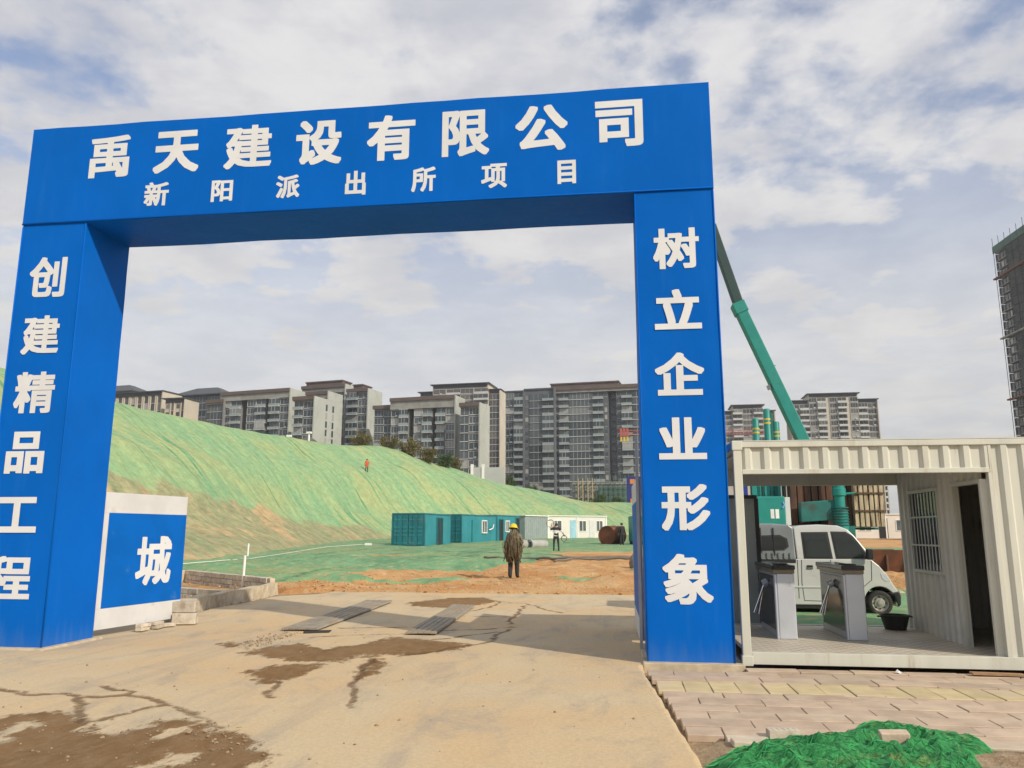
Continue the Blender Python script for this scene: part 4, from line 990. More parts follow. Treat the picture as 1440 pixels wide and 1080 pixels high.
for x in (4.97, 2.79): wheel(x, .085, -1); wheel(x, W-.085, 1)
mb = MB(); mb.box(2.1-VX, 5.2-VX, .1, W-.1, .16, .35); mb.build('chassis', m_black, van)

# ------------------------------------------------------------------ teal site containers
m_teal = M('teal_paint', (.018,.225,.27), .5, var=.10, vs_=.8, dirt=(.05,.20,.22), ds=.7, dlo=.5, dhi=.75)
m_teald = M('teal_paint_worn', (.012,.15,.185), .55, var=.15, vs_=.8, dirt=(.10,.16,.15), ds=.9, dlo=.52, dhi=.75)
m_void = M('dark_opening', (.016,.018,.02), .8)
m_win = M('site_window_glass', (.10,.12,.13), .15, var=.3, vs_=.8)
def box_container(name, label, p_near, ang, L, Wd, H, ends, z):
    """long side along local x from the near right corner; the end doors face local -x... built as frame, walls, roof, openings"""
    t = thing(name, label, 'container', (p_near[0], p_near[1], z), ang, 'teal site containers')
    f = MB(); w = .12
    for x in (0, L-w):
        for y in (0, Wd-w): f.box(x, x+w, y, y+w, 0, H)
    f.box(w, L-w, 0, w, 0, .14); f.box(w, L-w, 0, w, H-.1, H); f.box(w, L-w, Wd-w, Wd, 0, .14); f.box(w, L-w, Wd-w, Wd, H-.1, H)
    f.box(0, w, w, Wd-w, 0, .14); f.box(0, w, w, Wd-w, H-.1, H); f.box(L-w, L, w, Wd-w, 0, .14); f.box(L-w, L, w, Wd-w, H-.1, H)
    f.build('frame', m_teald, t)
    o = corr(w, L-w, .14, H-.1, per=.28, dep=.036); s = o.build('side_wall', m_teal, t); s.location.y = .06
    o = corr(w, L-w, .14, H-.1, per=.28, dep=.036, flip=-1); s = o.build('side_wall', m_teal, t); s.location.y = Wd-.06
    rf = MB(); rf.box(.02, L-.02, .02, Wd-.02, H-.03, H-.012); rf.build('roof', m_teal, t)
    e = MB(); e.box(L-.05, L-.03, w, Wd-w, .14, H-.1); e.build('end_wall', m_teal, t)
    dw = (Wd-2*w)/2
    for k in range(2):
        d = MB(); y0 = w+k*dw; d.box(.02, .06, y0+.02, y0+dw-.02, .16, H-.12); dd = d.build('door', m_teald, t)
        for q in range(2):
            for zz_ in (.28, .88, 1.18, 1.48, 2.05):
                r_ = MB(); yy = y0+.10+q*dw/2; r_.box(-.012, .02, yy, yy+dw/2-.18, zz_, zz_+.10); r_.build('panel_rib', m_teal, dd)
            r_ = MB(); yy = y0+dw*(.32+.36*q); r_.tube([(-.02, yy, .15), (-.02, yy, H-.12)], .022, 6); r_.build('lock_rod', m_teald, dd)
    return t
def opening(t, x0, x1, z0, z1, kind, y=-.03):
    mb = MB()
    if kind == 'door':
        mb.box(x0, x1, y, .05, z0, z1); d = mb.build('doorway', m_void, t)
        fr = MB(); fr.box(x0-.06, x0, y-.02, .03, z0, z1+.06); fr.box(x1, x1+.06, y-.02, .03, z0, z1+.06); fr.box(x0, x1, y-.02, .03, z1, z1+.06); fr.build('door_frame', m_teald, d)
        return d
    if kind == 'leaf':
        mb.box(x0, x1, y-.01, .05, z0, z1); return mb.build('door', m_teal, t)
    mb.box(x0, x1, y-.02, .05, z0, z1); d = mb.build('window', m_win, t)
    fr = MB(); a = .09; fr.box(x0-a, x1+a, y-.04, .02, z1, z1+a); fr.box(x0-a, x1+a, y-.05, .02, z0-a, z0); fr.box(x0-a, x0, y-.04, .02, z0, z1); fr.box(x1, x1+a, y-.04, .02, z0, z1); fr.box((x0+x1)/2-.04, (x0+x1)/2+.04, y-.04, .02, z0, z1); fr.build('window_frame', m_white, d)
    return d
# end doors face the camera, long side recedes to the right: local x points away from the camera
ra = math.atan2(68.3-60, -14.35+14.7)
def rc(name, label, right_corner, far_dir, L, Wd, H, z):
    """right_corner: near right ground corner of the door end; far_dir: plan direction of the long right side"""
    d = Vector(far_dir).normalized(); ang = math.atan2(d.y, d.x)
    # local x = d (away), local y = left of d ; so the long wall at local y=0 is the right side
    return box_container(name, label, right_corner, ang, L, Wd, H, None, z)
_d0 = at(597, 770, 60.0); _d1 = at(633.5, 764, 65.9); dirc = (_d1.x-_d0.x, _d1.y-_d0.y)
t1_ = rc('site_container', 'nearest teal shipping container with double end doors at the slope foot', (_d0.x, _d0.y), dirc, 6.06, 2.75, 2.6, .42)
opening(t1_, 2.6, 3.9, .1, 2.25, 'door')
for k in range(4): mb = MB(); mb.box(2.62+k*.33, 2.66+k*.33, -.06, -.03, .1, 2.25); mb.build('door_bar', m_teald, t1_)
_q0 = at(649, 762, 68.0); _q1 = at(731, 757, 81.5); _dv = Vector((_q1.x-_q0.x, _q1.y-_q0.y)); _ln = _dv.length; _dn = _dv.normalized(); _la, _lb = _ln*.56, _ln*.43
t2_ = rc('site_container', 'second teal container with door leaf and white-framed window', (_q0.x, _q0.y), tuple(_dn), _la, 2.6, 2.55, .56)
opening(t2_, _la*.28, _la*.40, .1, 2.1, 'leaf'); opening(t2_, _la*.56, _la*.68, 1.0, 2.0, 'window')
mb = MB(); mb.tube([(_la*.76,-.02,1.2),(_la*.80,-.25,1.35),(_la*.82,-.3,1.7)], .07, 7); mb.build('vent_pipe', m_galv, t2_)
_q2 = _q0+Vector((_dn.x, _dn.y, 0))*(_la+.12)
t3_ = rc('site_container', 'farthest teal container with open dark doorway beside the grey cabin', (_q2.x, _q2.y), tuple(_dn), _lb, 2.6, 2.55, .66)
opening(t3_, _lb*.10, _lb*.24, .1, 2.1, 'door'); opening(t3_, _lb*.36, _lb*.50, 1.0, 1.95, 'window'); opening(t3_, _lb*.82, _lb*.97, .1, 2.3, 'door')

# ------------------------------------------------------------------ white site cabins
m_cabin = M('cabin_panel', (.68,.66,.60), .5, var=.05, vs_=.5, dirt=(.52,.50,.44), ds=.6, dlo=.58, dhi=.8)
m_cabgrey = M('cabin_grey', (.27,.32,.32), .5, var=.08)
m_cyan = M('pale_blue_door', (.30,.52,.62), .5)
def cabin(name, label, p0, ang, L, D, H, z, items, grp=None, end_grey=False):
    t = thing(name, label, 'cabin', (p0[0], p0[1], z), ang, grp)
    mb = MB(); mb.box(0, L, 0, D, .05, H); mb.build('walls', m_cabin, t)
    mb = MB(); mb.box(-.08, L+.08, -.12, D+.1, H, H+.10); mb.build('roof', m_white, t)
    for x in (0, L*.5, L):
        mb = MB(); mb.box(x-.07, x+.07, -.05, 0, .05, H); mb.build('post', m_white, t)
    if end_grey:
        o = corr(0, D, .05, H, per=.30, dep=.05); s = o.build('end_wall', m_cabgrey, t); s.location = (-.03, D, 0); s.rotation_euler = (0,0,-math.pi/2)
    for kind, x0, x1, z0, z1 in items:
        mb = MB(); mb.box(x0, x1, -.035, .01, z0, z1)
        if kind == 'w':
            d = mb.build('window', m_win, t); fr = MB(); a = .06
            fr.box(x0-a, x1+a, -.05, 0, z1, z1+a); fr.box(x0-a, x1+a, -.05, 0, z0-a, z0); fr.box(x0-a, x0, -.05, 0, z0, z1); fr.box(x1, x1+a, -.05, 0, z0, z1); fr.box((x0+x1)/2-.03, (x0+x1)/2+.03, -.05, 0, z0, z1); fr.build('window_frame', m_white, d)
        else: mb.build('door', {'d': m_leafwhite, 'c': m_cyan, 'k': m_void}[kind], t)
    return t
_c0 = at(738, 757, 85.0); _c1 = at(771, 757, 89.0); _c2 = at(853, 757, 92.5)
_ca = math.atan2(_c2.y-_c1.y, _c2.x-_c1.x); _cl = math.hypot(_c2.x-_c1.x, _c2.y-_c1.y)
cabin('site_cabin', 'white site cabin with pale blue door and two windows behind the rust-red drum', (_c1.x, _c1.y), _ca, _cl, 2.9, 2.5, .82,
      [('w',_cl*.08,_cl*.22,.9,2.0),('c',_cl*.37,_cl*.47,.1,2.1),('w',_cl*.53,_cl*.64,.9,2.0),('d',_cl*.70,_cl*.79,.1,2.1),('w',_cl*.83,_cl*.93,.9,2.0)])
_ga = math.atan2(_c1.y-_c0.y, _c1.x-_c0.x); _gl = math.hypot(_c1.x-_c0.x, _c1.y-_c0.y)-.1
t = thing('grey_cabin', 'grey corrugated cabin between teal container and white cabin', 'cabin', (_c0.x, _c0.y, .78), _ga)
o = corr(0, _gl, .05, 2.5, per=.40, dep=.06); s = o.build('front_wall', m_cabgrey, t)
mb = MB(); mb.box(0, _gl, .02, 2.8, .05, 2.48); mb.build('walls', m_cabgrey, t); mb = MB(); mb.box(-.1, _gl+.1, -.15, 2.9, 2.5, 2.6); mb.build('roof', m_white, t)

# ------------------------------------------------------------------ pipes, drum, generator, hoses
m_cpipe = M('concrete_pipe', (.36,.36,.34), .85, var=.12, vs_=2)
for k, (x, y) in enumerate(((-6.95, 56.0), (-6.25, 56.2))):
    t = thing('concrete_pipe', ['left hollow concrete pipe lying behind the striped worker', 'right hollow concrete pipe lying behind the striped worker'][k], 'pipe', (x, y, site_z(56)+.34), math.atan2(1.0, .9), 'concrete pipes on the netting')
    mb = MB(); mb.lathe([(.19,.02),(.30,0),(.30,1.5),(.19,1.5),(.19,.02)], (0,0,0), (1,0,0), 20); mb.build('barrel', m_cpipe, t, smooth='auto')
    mb = MB(); mb.lathe([(.30,-.02),(.345,-.02),(.345,.14),(.30,.16)], (0,0,0), (1,0,0), 20); mb.build('socket', m_cpipe, t, smooth='auto')
m_rust = M('rust_red', (.20,.062,.030), .8, var=.25, vs_=1.5, dirt=(.11,.045,.028), ds=1.1, dlo=.45, dhi=.65)
t = thing('steel_drum', 'large rust-red steel drum lying on its side near the white cabin', 'drum', (-1.05, 66.5, site_z(66)+.78), math.atan2(1, .55))
mb = MB(); mb.lathe([(.0,.05),(.74,.05),(.76,0),(.80,0),(.80,1.9),(.0,1.9)], (0,0,0), (1,0,0), 32); mb.build('shell', m_rust, t, smooth='auto')
mb = MB(); mb.lathe([(.80,.9),(.83,.92),(.83,.98),(.80,1.0)], (0,0,0), (1,0,0), 32); mb.build('hoop', m_rust, t, smooth='auto')
m_gen = M('generator_green', (.01,.22,.18), .5, var=.08)
t = thing('generator', 'teal green generator box beside the right pillar in the distance', 'generator', (1.0, 64.5, site_z(64)+.02), .1)
mb = MB(); mb.box(0, 1.6, 0, 2.6, .35, 2.35); mb.build('housing', m_gen, t, bevel=.04)
mb = MB(); mb.box(.05, 1.55, .1, 2.5, .0, .35); mb.build('skid', m_black, t)
for z in (.9, 1.2, 1.5): mb = MB(); mb.box(.2, 1.4, -.02, .0, z, z+.14); mb.build('louvre', m_trim, t)
m_hose = M('grey_hose', (.16,.15,.13), .7)
for i, (pts, r, lab) in enumerate([([(-6.9,41.0),(-5.6,40.2),(-4.2,40.0),(-3.0,39.0),(-1.4,38.6),(.1,38.4),(1.8,38.2)], .06, 'long dark hose running over the soil towards the right pillar'),
        ([(-3.0,37.0),(-2.2,38.0),(-1.0,38.1),(.6,37.6),(2.0,37.6)], .05, 'shorter dark hose curling below the long hose on the soil')]):
    mb = MB(); P = []
    for k in range(len(pts)-1):
        for s in range(5):
            f = s/5; x = pts[k][0]*(1-f)+pts[k+1][0]*f; y = pts[k][1]*(1-f)+pts[k+1][1]*f; P.append((x, y, float(soil_h(np.array([x]), np.array([y]))[0])+r+.03+.02*math.sin(k*3+s)))
    mb.tube(P, r, 7); tag(mb.build('hose', m_hose, smooth=True), lab, 'hose', 'dark hoses on the soil')
m_sack = M('grey_sack', (.20,.185,.165), .9, var=.2, vs_=4)
mb = MB(); mb.lathe([(0.001,0),(.30,.02),(.36,.25),(.32,.55),(.22,.75),(.10,.82),(.001,.84)], (0,0,0), (0,0,1), 14)
o = mb.build('sack', m_sack, smooth=True); o.location = (.62, 34.0, site_z(34)); o.rotation_euler = (.1,.1,0); o.scale = (.8,.8,.75); tag(o, 'grey filled sack standing beside the right pillar on the soil', 'sack')
o = MB().box(-.25,.25,-.15,.15,0,.26).build('white_box', m_white, bevel=.02); o.location = (-19.3, 60.5, site_z(60)+.02); tag(o, 'small white box left of the nearest teal container', 'box')

# ------------------------------------------------------------------ hydraulic pile press with crane boom
m_pt = M('machine_teal', (.008,.23,.20), .5, var=.12, vs_=1.2, dirt=(.03,.13,.115), ds=1.2, dlo=.52, dhi=.72)
m_ptd = M('machine_teal_grimy', (.010,.135,.125), .6, var=.2, vs_=1.2, dirt=(.05,.05,.04), ds=1.5, dlo=.48, dhi=.7)
m_band = M('yellow_band', (.60,.45,.06), .5)
m_rustd = M('rusty_weights', (.115,.055,.032), .85, var=.35, vs_=1.2, dirt=(.045,.03,.024), ds=1.6, dlo=.46, dhi=.62, stretch=(2.5,2.5,.5))
m_rustl = M('rust_cream_weights', (.46,.37,.25), .8, var=.25, vs_=1.5, dirt=(.14,.075,.045), ds=1.4, dlo=.50, dhi=.62, stretch=(3,3,.35))
m_steeld = M('dark_steel', (.018,.05,.05), .6)
pp = thing('pile_press', 'teal hydraulic pile press with rusty weights, cylinders and raised crane boom', 'pile driver', (8.3, 36, .12))
L = lambda x: x-8.3
mb = MB(); mb.box(L(4.6), L(9.9), -.3, 3.6, .95, 1.75); mb.box(L(9.9), L(11.3), 1.2, 2.0, 1.60, 1.70); mb.build('base_frame', m_ptd, pp)
for y in (-.5, 3.0): mb = MB(); mb.box(L(4.0), L(10.0), y, y+.9, .12, .75); mb.build('walking_foot', m_ptd, pp, bevel=.05)
for x in (5.2, 9.4):
    for y in (-.05, 3.4): mb = MB(); mb.tube([(L(x), y, .7), (L(x), y, 1.2)], .18, 12); mb.build('leg_cylinder', m_ptd, pp)
x = 7.45
while x < 10.0:                                             # stacked counterweight plates
    w = .30; mb = MB(); mb.box(L(x), L(x+w-.03), .25+.06*random.random(), 3.2, 1.78, 4.55+.1*random.random()); mb.build('counterweight', m_rustd, pp, bevel=.02); x += w
x = 10.02
while x < 11.25:
    w = .21; mb = MB(); mb.box(L(x), L(x+w-.05), -.02+.06*random.random(), 3.0, 1.72, 4.5); mb.build('counterweight', m_rustl, pp, bevel=.015); x += w
for z in (2.35, 3.1): mb = MB(); mb.box(L(9.98), L(11.28), -.06, -.02, z, z+.07); mb.build('strap', m_rustd, pp)
mb = MB(); mb.box(L(5.88), L(7.05), -.55, .9, 1.75, 3.0); cb = mb.build('cab', m_pt, pp, bevel=.05)
mb = MB(); mb.box(L(7.055), L(7.26), -.5, .8, 1.78, 2.96); mb.build('cab_door', m_leafwhite, cb)
for x0 in (6.42, 6.62): mb = MB(); mb.box(L(x0), L(x0+.15), -.562, -.552, 2.06, 2.45); mb.build('notice', m_paper, cb)
mb = MB(); mb.tube([(L(6.95), -.562, 2.75), (L(7.0), -.562, 2.62), (L(6.92), -.562, 2.5)], .04, 6); mb.build('emblem', M('emblem_blue', (.15,.35,.7), .5), cb)
mb = MB(); mb.lathe([(.0,1.3),(.30,1.3),(.30,2.4),(.22,2.45),(.22,3.0),(.28,3.02),(.28,3.3),(.24,3.34),(.24,4.7),(0,4.7)], (L(9.30), -.45, 0), (0,0,1), 20); ol = mb.build('outrigger_cylinder', m_pt, pp, smooth='auto')
for k in range(7): mb = MB(); mb.lathe([(.31,0),(.34,.02),(.34,.05),(.31,.07)], (L(9.30), -.45, 1.75+k*.12), (0,0,1), 18); mb.build('rib', m_ptd, ol)
mb = MB(); mb.prism([(L(7.7),1.9),(L(9.1),2.0),(L(9.1),2.85),(L(7.7),2.75)], 'y', -.45, .05); mb.build('side_beam', m_ptd, pp, bevel=.03)
mb = MB(); mb.tube([(L(9.55),-.45,3.1),(L(9.95),-.45,3.12)], .05, 6); mb.build('valve', m_pt, ol)
for xc, zt, r_ in ((6.30, 6.62, .15), (6.82, 7.05, .16), (7.20, 6.45, .15)):
    mb = MB(); mb.lathe([(0,1.75),(r_,1.75),(r_,zt-.05),(r_*.8,zt),(0,zt)], (L(xc), 1.2, 0), (0,0,1), 16); cy = mb.build('press_cylinder', m_pt, pp, smooth='auto')
    for dz in (.28, .46): mb = MB(); mb.lathe([(r_+.004,0),(r_+.008,.005),(r_+.008,.075),(r_+.004,.08)], (L(xc), 1.2, zt-dz-.25), (0,0,1), 16); mb.build('band', m_band, cy, smooth='auto')
mb = MB(); mb.box(L(6.96), L(7.06), 1.1, 1.3, 1.75, 6.85); mb.build('guide_rail', m_ptd, pp)
for x in (5.95, 6.5): mb = MB(); mb.box(L(x), L(x+.22), .95, 1.5, 1.75, 4.4); mb.build('guide_post', m_pt, pp)
mb = MB(); mb.box(L(5.3), L(5.75), .9, 1.5, 1.75, 4.3); mb.build('guide_post', M('machine_blue', (.01,.03,.22), .5), pp)
for x in (7.08, 7.30): mb = MB(); mb.tube([(L(x),.3,2.9),(L(x),.3,4.3)], .025, 6); mb.build('handrail', m_galv, pp)
mb = MB(); mb.tube([(L(6.9),.3,3.75),(L(7.4),.3,3.75)], .025, 6); mb.build('handrail', m_galv, pp)
def boom(a, b, w, h, mat, parent):
    mb = MB(); mb.bar(a, b, w, h, up=(0,-1,0)); return mb.build('boom_section', mat, parent, bevel=.03)
bx0 = at(1148, 660, 37.2); bx1 = at(1037, 428, 37.2); bx2 = at(1000, 318, 37.2); o8 = Vector((8.3, 36, .12))
b1 = boom(bx0-o8, bx1-o8, .50, .62, m_pt, pp)
d_ = (bx1-bx0).normalized()
boom(bx1-d_*.4-o8, bx2-o8, .42, .50, m_steeld, pp)
mb = MB(); mb.bar(bx1-d_*.5-o8, bx1+d_*.05-o8, .60, .70, up=(0,-1,0)); mb.build('boom_collar', m_pt, pp, bevel=.03)
nn = Vector((-d_.z, 0, d_.x)).normalized()
mb = MB(); q = bx0+d_*4.2+nn*.34-o8; mb.bar(q-d_*.1, q+d_*.1, .3, .12); mb.build('cable_bracket', m_galv, pp)
mb = MB(); mb.tube([bx0-o8+Vector((.0,.5,-.6)), bx0+d_*3.2+Vector((0,.35,0))-o8], .10, 10); mb.build('luffing_cylinder', m_ptd, pp)
for s in (.8, 2.6, 5.0): q = bx0+d_*s-o8; mb = MB(); mb.bar(q-nn*.30+Vector((0,-.27,0)), q+nn*.30+Vector((0,-.27,0)), .05, .03); mb.build('boom_plate', m_ptd, pp)
mb = MB(); mb.box(L(7.6), L(9.0), .8, 2.2, 4.6, 5.1); mb.build('crane_turret', m_ptd, pp)

# rusty trough, spoil and boulders right of the truck
m_spoil = soil_mat('spoil', (.50,.29,.13), (.42,.22,.10), (.56,.38,.2))
t = thing('rusty_trough', 'long rusty steel trough lying beyond the truck bonnet', 'trough', (6.9, 27.4, .1), .08)
mb = MB(); mb.prism([(0,.0),(.9,.0),(1.1,.95),(1.0,.95),(.85,.08),(.05,.08),(-.25,.95),(-.35,.95)], 'x', 0, 2.3); mb.build('shell', m_rust, t)
for x in (.05, .8, 1.5, 2.2): mb = MB(); mb.box(x, x+.06, -.32, -.05, .1, .8); mb.build('rib', m_rustd, t)
def mound(name, label, c, r_, h, mat, seed):
    n = 60; u = np.linspace(-1, 1, n); A, B = np.meshgrid(u, u); rr = np.hypot(A, B)
    Zm = h*np.clip(1-rr, 0, 1)**.7*(1+.7*fbm(A*2.5+seed, B*2.5, 4, seed))+.10*np.abs(fbm(A*7, B*7, 3, seed+1))-.12*np.clip(rr-.85, 0, 1)*4
    return tag(grid_mesh(name, c[0]+A*r_[0], c[1]+B*r_[1], c[2]+Zm, mat, keep=rr < 1.1), label, 'spoil heap')
mound('spoil_heap', 'orange spoil heap in front of the rusty trough', (8.05, 25.0, .0), (1.5, 1.1), .55, m_spoil, 4)
m_stone = M('field_stone', (.40,.33,.23), .9, var=.2, vs_=3, bump=.5, bs=30)
cabin('site_cabin', 'row of white site cabins seen past the rusty weights on the right', (22.9, 92), -.05, 11.5, 2.8, 2.6, .9,
      [('k',1.4,2.3,.1,2.2),('w',3.0,4.2,.9,2.0),('k',5.0,5.9,.1,2.2),('w',6.8,8.0,.9,2.0),('k',8.6,9.5,.1,2.2)])
cabin('site_cabin', 'left white cabin with a dark opening under the rusty weights', (17.6, 84), -.05, 4.6, 2.8, 2.5, .8, [('k',.6,2.6,.1,2.2),('w',3.1,4.0,.9,2.0)])
mb = MB()
for k in range(9):
    pass
for k, (x, y, s) in enumerate(((6.9,20.2,.16),(7.15,21.0,.20),(7.05,22.0,.14),(7.5,21.6,.22),(7.9,23.2,.18))):
    bm = bmesh.new(); bmesh.ops.create_icosphere(bm, subdivisions=2, radius=s)
    for vv in bm.verts: vv.co *= 1+.25*random.uniform(-1, 1); vv.co.z *= .7
    me = bpy.data.meshes.new('stone'); bm.to_mesh(me); bm.free(); me.materials.append(m_stone); o = bpy.data.objects.new('stone', me); COL.objects.link(o); o.location = (x, y, .05)
    tag(o, ['smallest grey-brown stone nearest the truck bumper on the grass','second stone behind the truck bumper on the grass','third stone beyond the truck bumper on the grass','largest stone right of the truck bumper on the grass','farthest stone towards the spoil heap on the grass'][k], 'stone', 'stones on the netted grass')
# ------------------------------------------------------------------ APARTMENT BLOCKS
def glass_mat(name, c0, c1):
    m, nt, b = newmat(name); o = nd(nt, 'ObjectInfo').outputs['Random']
    setc(nt, b, 'Base Color', mix_(nt, ramp_(nt, o, .86, .93), mix_(nt, math_(nt, 'POWER', o, 2.0), c0, c1), (.34,.34,.32)))
    b.inputs['Roughness'].default_value = .14; b.inputs['Specular IOR Level'].default_value = .5
    return m
m_bgl = glass_mat('apartment_glass', (.035,.05,.06), (.13,.15,.16))
m_bgl2 = glass_mat('apartment_glass_warm', (.055,.055,.055), (.17,.155,.14))
m_wallg = M('facade_grey', (.20,.20,.20), .8, var=.10, vs_=.15)
m_walld = M('facade_slate', (.105,.115,.13), .8, var=.12, vs_=.15)
m_sunside = M('gable_sunlit', (.40,.42,.385), .85, var=.06, vs_=.12, dirt=(.33,.34,.31), ds=.2)  # paler than the facades: sunlight on the right-hand sides put into the colour
m_brown = M('brown_cladding', (.115,.085,.075), .8, var=.12, vs_=.2)
m_bandc = M('concrete_band', (.27,.27,.25), .85, var=.18, vs_=.4)
m_trimg = M('trim_pale', (.50,.52,.52), .7, var=.08, vs_=.3)
m_trimd = M('trim_grey', (.36,.37,.38), .7, var=.08, vs_=.3)
m_cream2 = M('cream_render', (.52,.47,.39), .85, var=.07, vs_=.15)
m_roofd = M('dark_roof', (.06,.065,.075), .6, var=.1, vs_=.3)
m_bal = M('balcony_glass', (.26,.31,.32), .3, var=.1, vs_=.5)
_pm = {}; RB = random.Random(21)
def cell(kind, w, h, mats):
    """one storey of one bay; local x 0..w, z 0..h, facade plane y=0, mesh shared by all alike storeys"""
    k = (kind, round(w, 2), round(h, 2), mats[0].name)
    if k in _pm: return _pm[k]
    mb = MB(); tr, gl_, ba = 0, 1, 2
    if kind == 'w':        # boxed-out window with a pale surround
        mb.box(.15, w-.15, -.35, -.02, .30, .55, tr); mb.box(.15, w-.15, -.35, -.02, h-.28, h-.16, tr); mb.box(.15, .28, -.35, -.02, .55, h-.28, tr); mb.box(w-.28, w-.15, -.35, -.02, .55, h-.28, tr)
        mb.box(.28, w-.28, -.22, -.03, .55, h-.28, gl_)
        for q in (.36, .66): mb.box(w*q-.04, w*q+.04, -.26, -.22, .55, h-.28, tr)
        nm = 'window'
    elif kind == 'wa':     # same window with an air conditioner on its sill
        mb.box(.15, w-.15, -.35, -.02, .30, .55, tr); mb.box(.15, w-.15, -.35, -.02, h-.28, h-.16, tr); mb.box(.15, .28, -.35, -.02, .55, h-.28, tr); mb.box(w-.28, w-.15, -.35, -.02, .55, h-.28, tr)
        mb.box(.28, w-.28, -.22, -.03, .55, h-.28, gl_); mb.box(w*.5-.04, w*.5+.04, -.26, -.22, .55, h-.28, tr); mb.box(w*.55, w*.55+.9, -.75, -.36, .32, .95, ba); nm = 'window'
    elif kind == 'bx':     # balcony glazed in
        mb.box(.05, w-.05, -1.3, -.02, .0, .16, tr); mb.box(.05, w-.05, -1.3, -.02, .16, .95, ba); mb.box(.10, w-.10, -1.22, -.02, .95, h-.2, gl_); mb.box(.05, w-.05, -1.3, -.02, h-.2, h-.05, tr)
        for q in (.33, .66): mb.box(w*q-.05, w*q+.05, -1.28, -1.22, .95, h-.2, tr)
        nm = 'balcony'
    elif kind == 'b':      # balcony with pale parapet and dark recess
        mb.box(.05, w-.05, -1.3, -.02, .0, .16, tr); mb.box(.05, w-.05, -1.3, -1.2, .16, 1.0, ba); mb.box(.05, .15, -1.2, -.02, .16, 1.0, ba); mb.box(w-.15, w-.05, -1.2, -.02, .16, 1.0, ba)
        mb.box(.12, w-.12, -.10, -.03, .16, h-.25, gl_); mb.box(w*.5-.05, w*.5+.05, -.14, -.10, .16, h-.25, tr)
        nm = 'balcony'
    elif kind == 'g':      # ribbon glazing with slab edge
        mb.box(.03, w-.03, -.45, -.02, .05, .32, tr); mb.box(.10, w-.10, -.25, -.03, .45, h-.15, gl_)
        for q in range(1, max(2, int(w/1.5))):
            x = .1+(w-.2)*q/max(2, int(w/1.5)); mb.box(x-.045, x+.045, -.30, -.25, .45, h-.15, tr)
        nm = 'window'
    elif kind == 'n':      # small narrow window
        mb.box(w*.22, w*.78, -.05, -.01, .9, h-.5, gl_); mb.box(w*.22-.08, w*.78+.08, -.14, -.01, .78, .9, tr); nm = 'window'
    else:                  # 'v' tall strip
        mb.box(w*.20, w*.80, -.06, -.01, .05, h-.05, gl_); mb.box(w*.06, w*.18, -.45, -.01, .0, h, tr); mb.box(w*.82, w*.94, -.45, -.01, .0, h, tr); mb.box(w*.20, w*.80, -.12, -.06, .0, .18, tr); nm = 'window'
    me = mesh_only(mb, nm, mats); _pm[k] = (me, nm); return _pm[k]
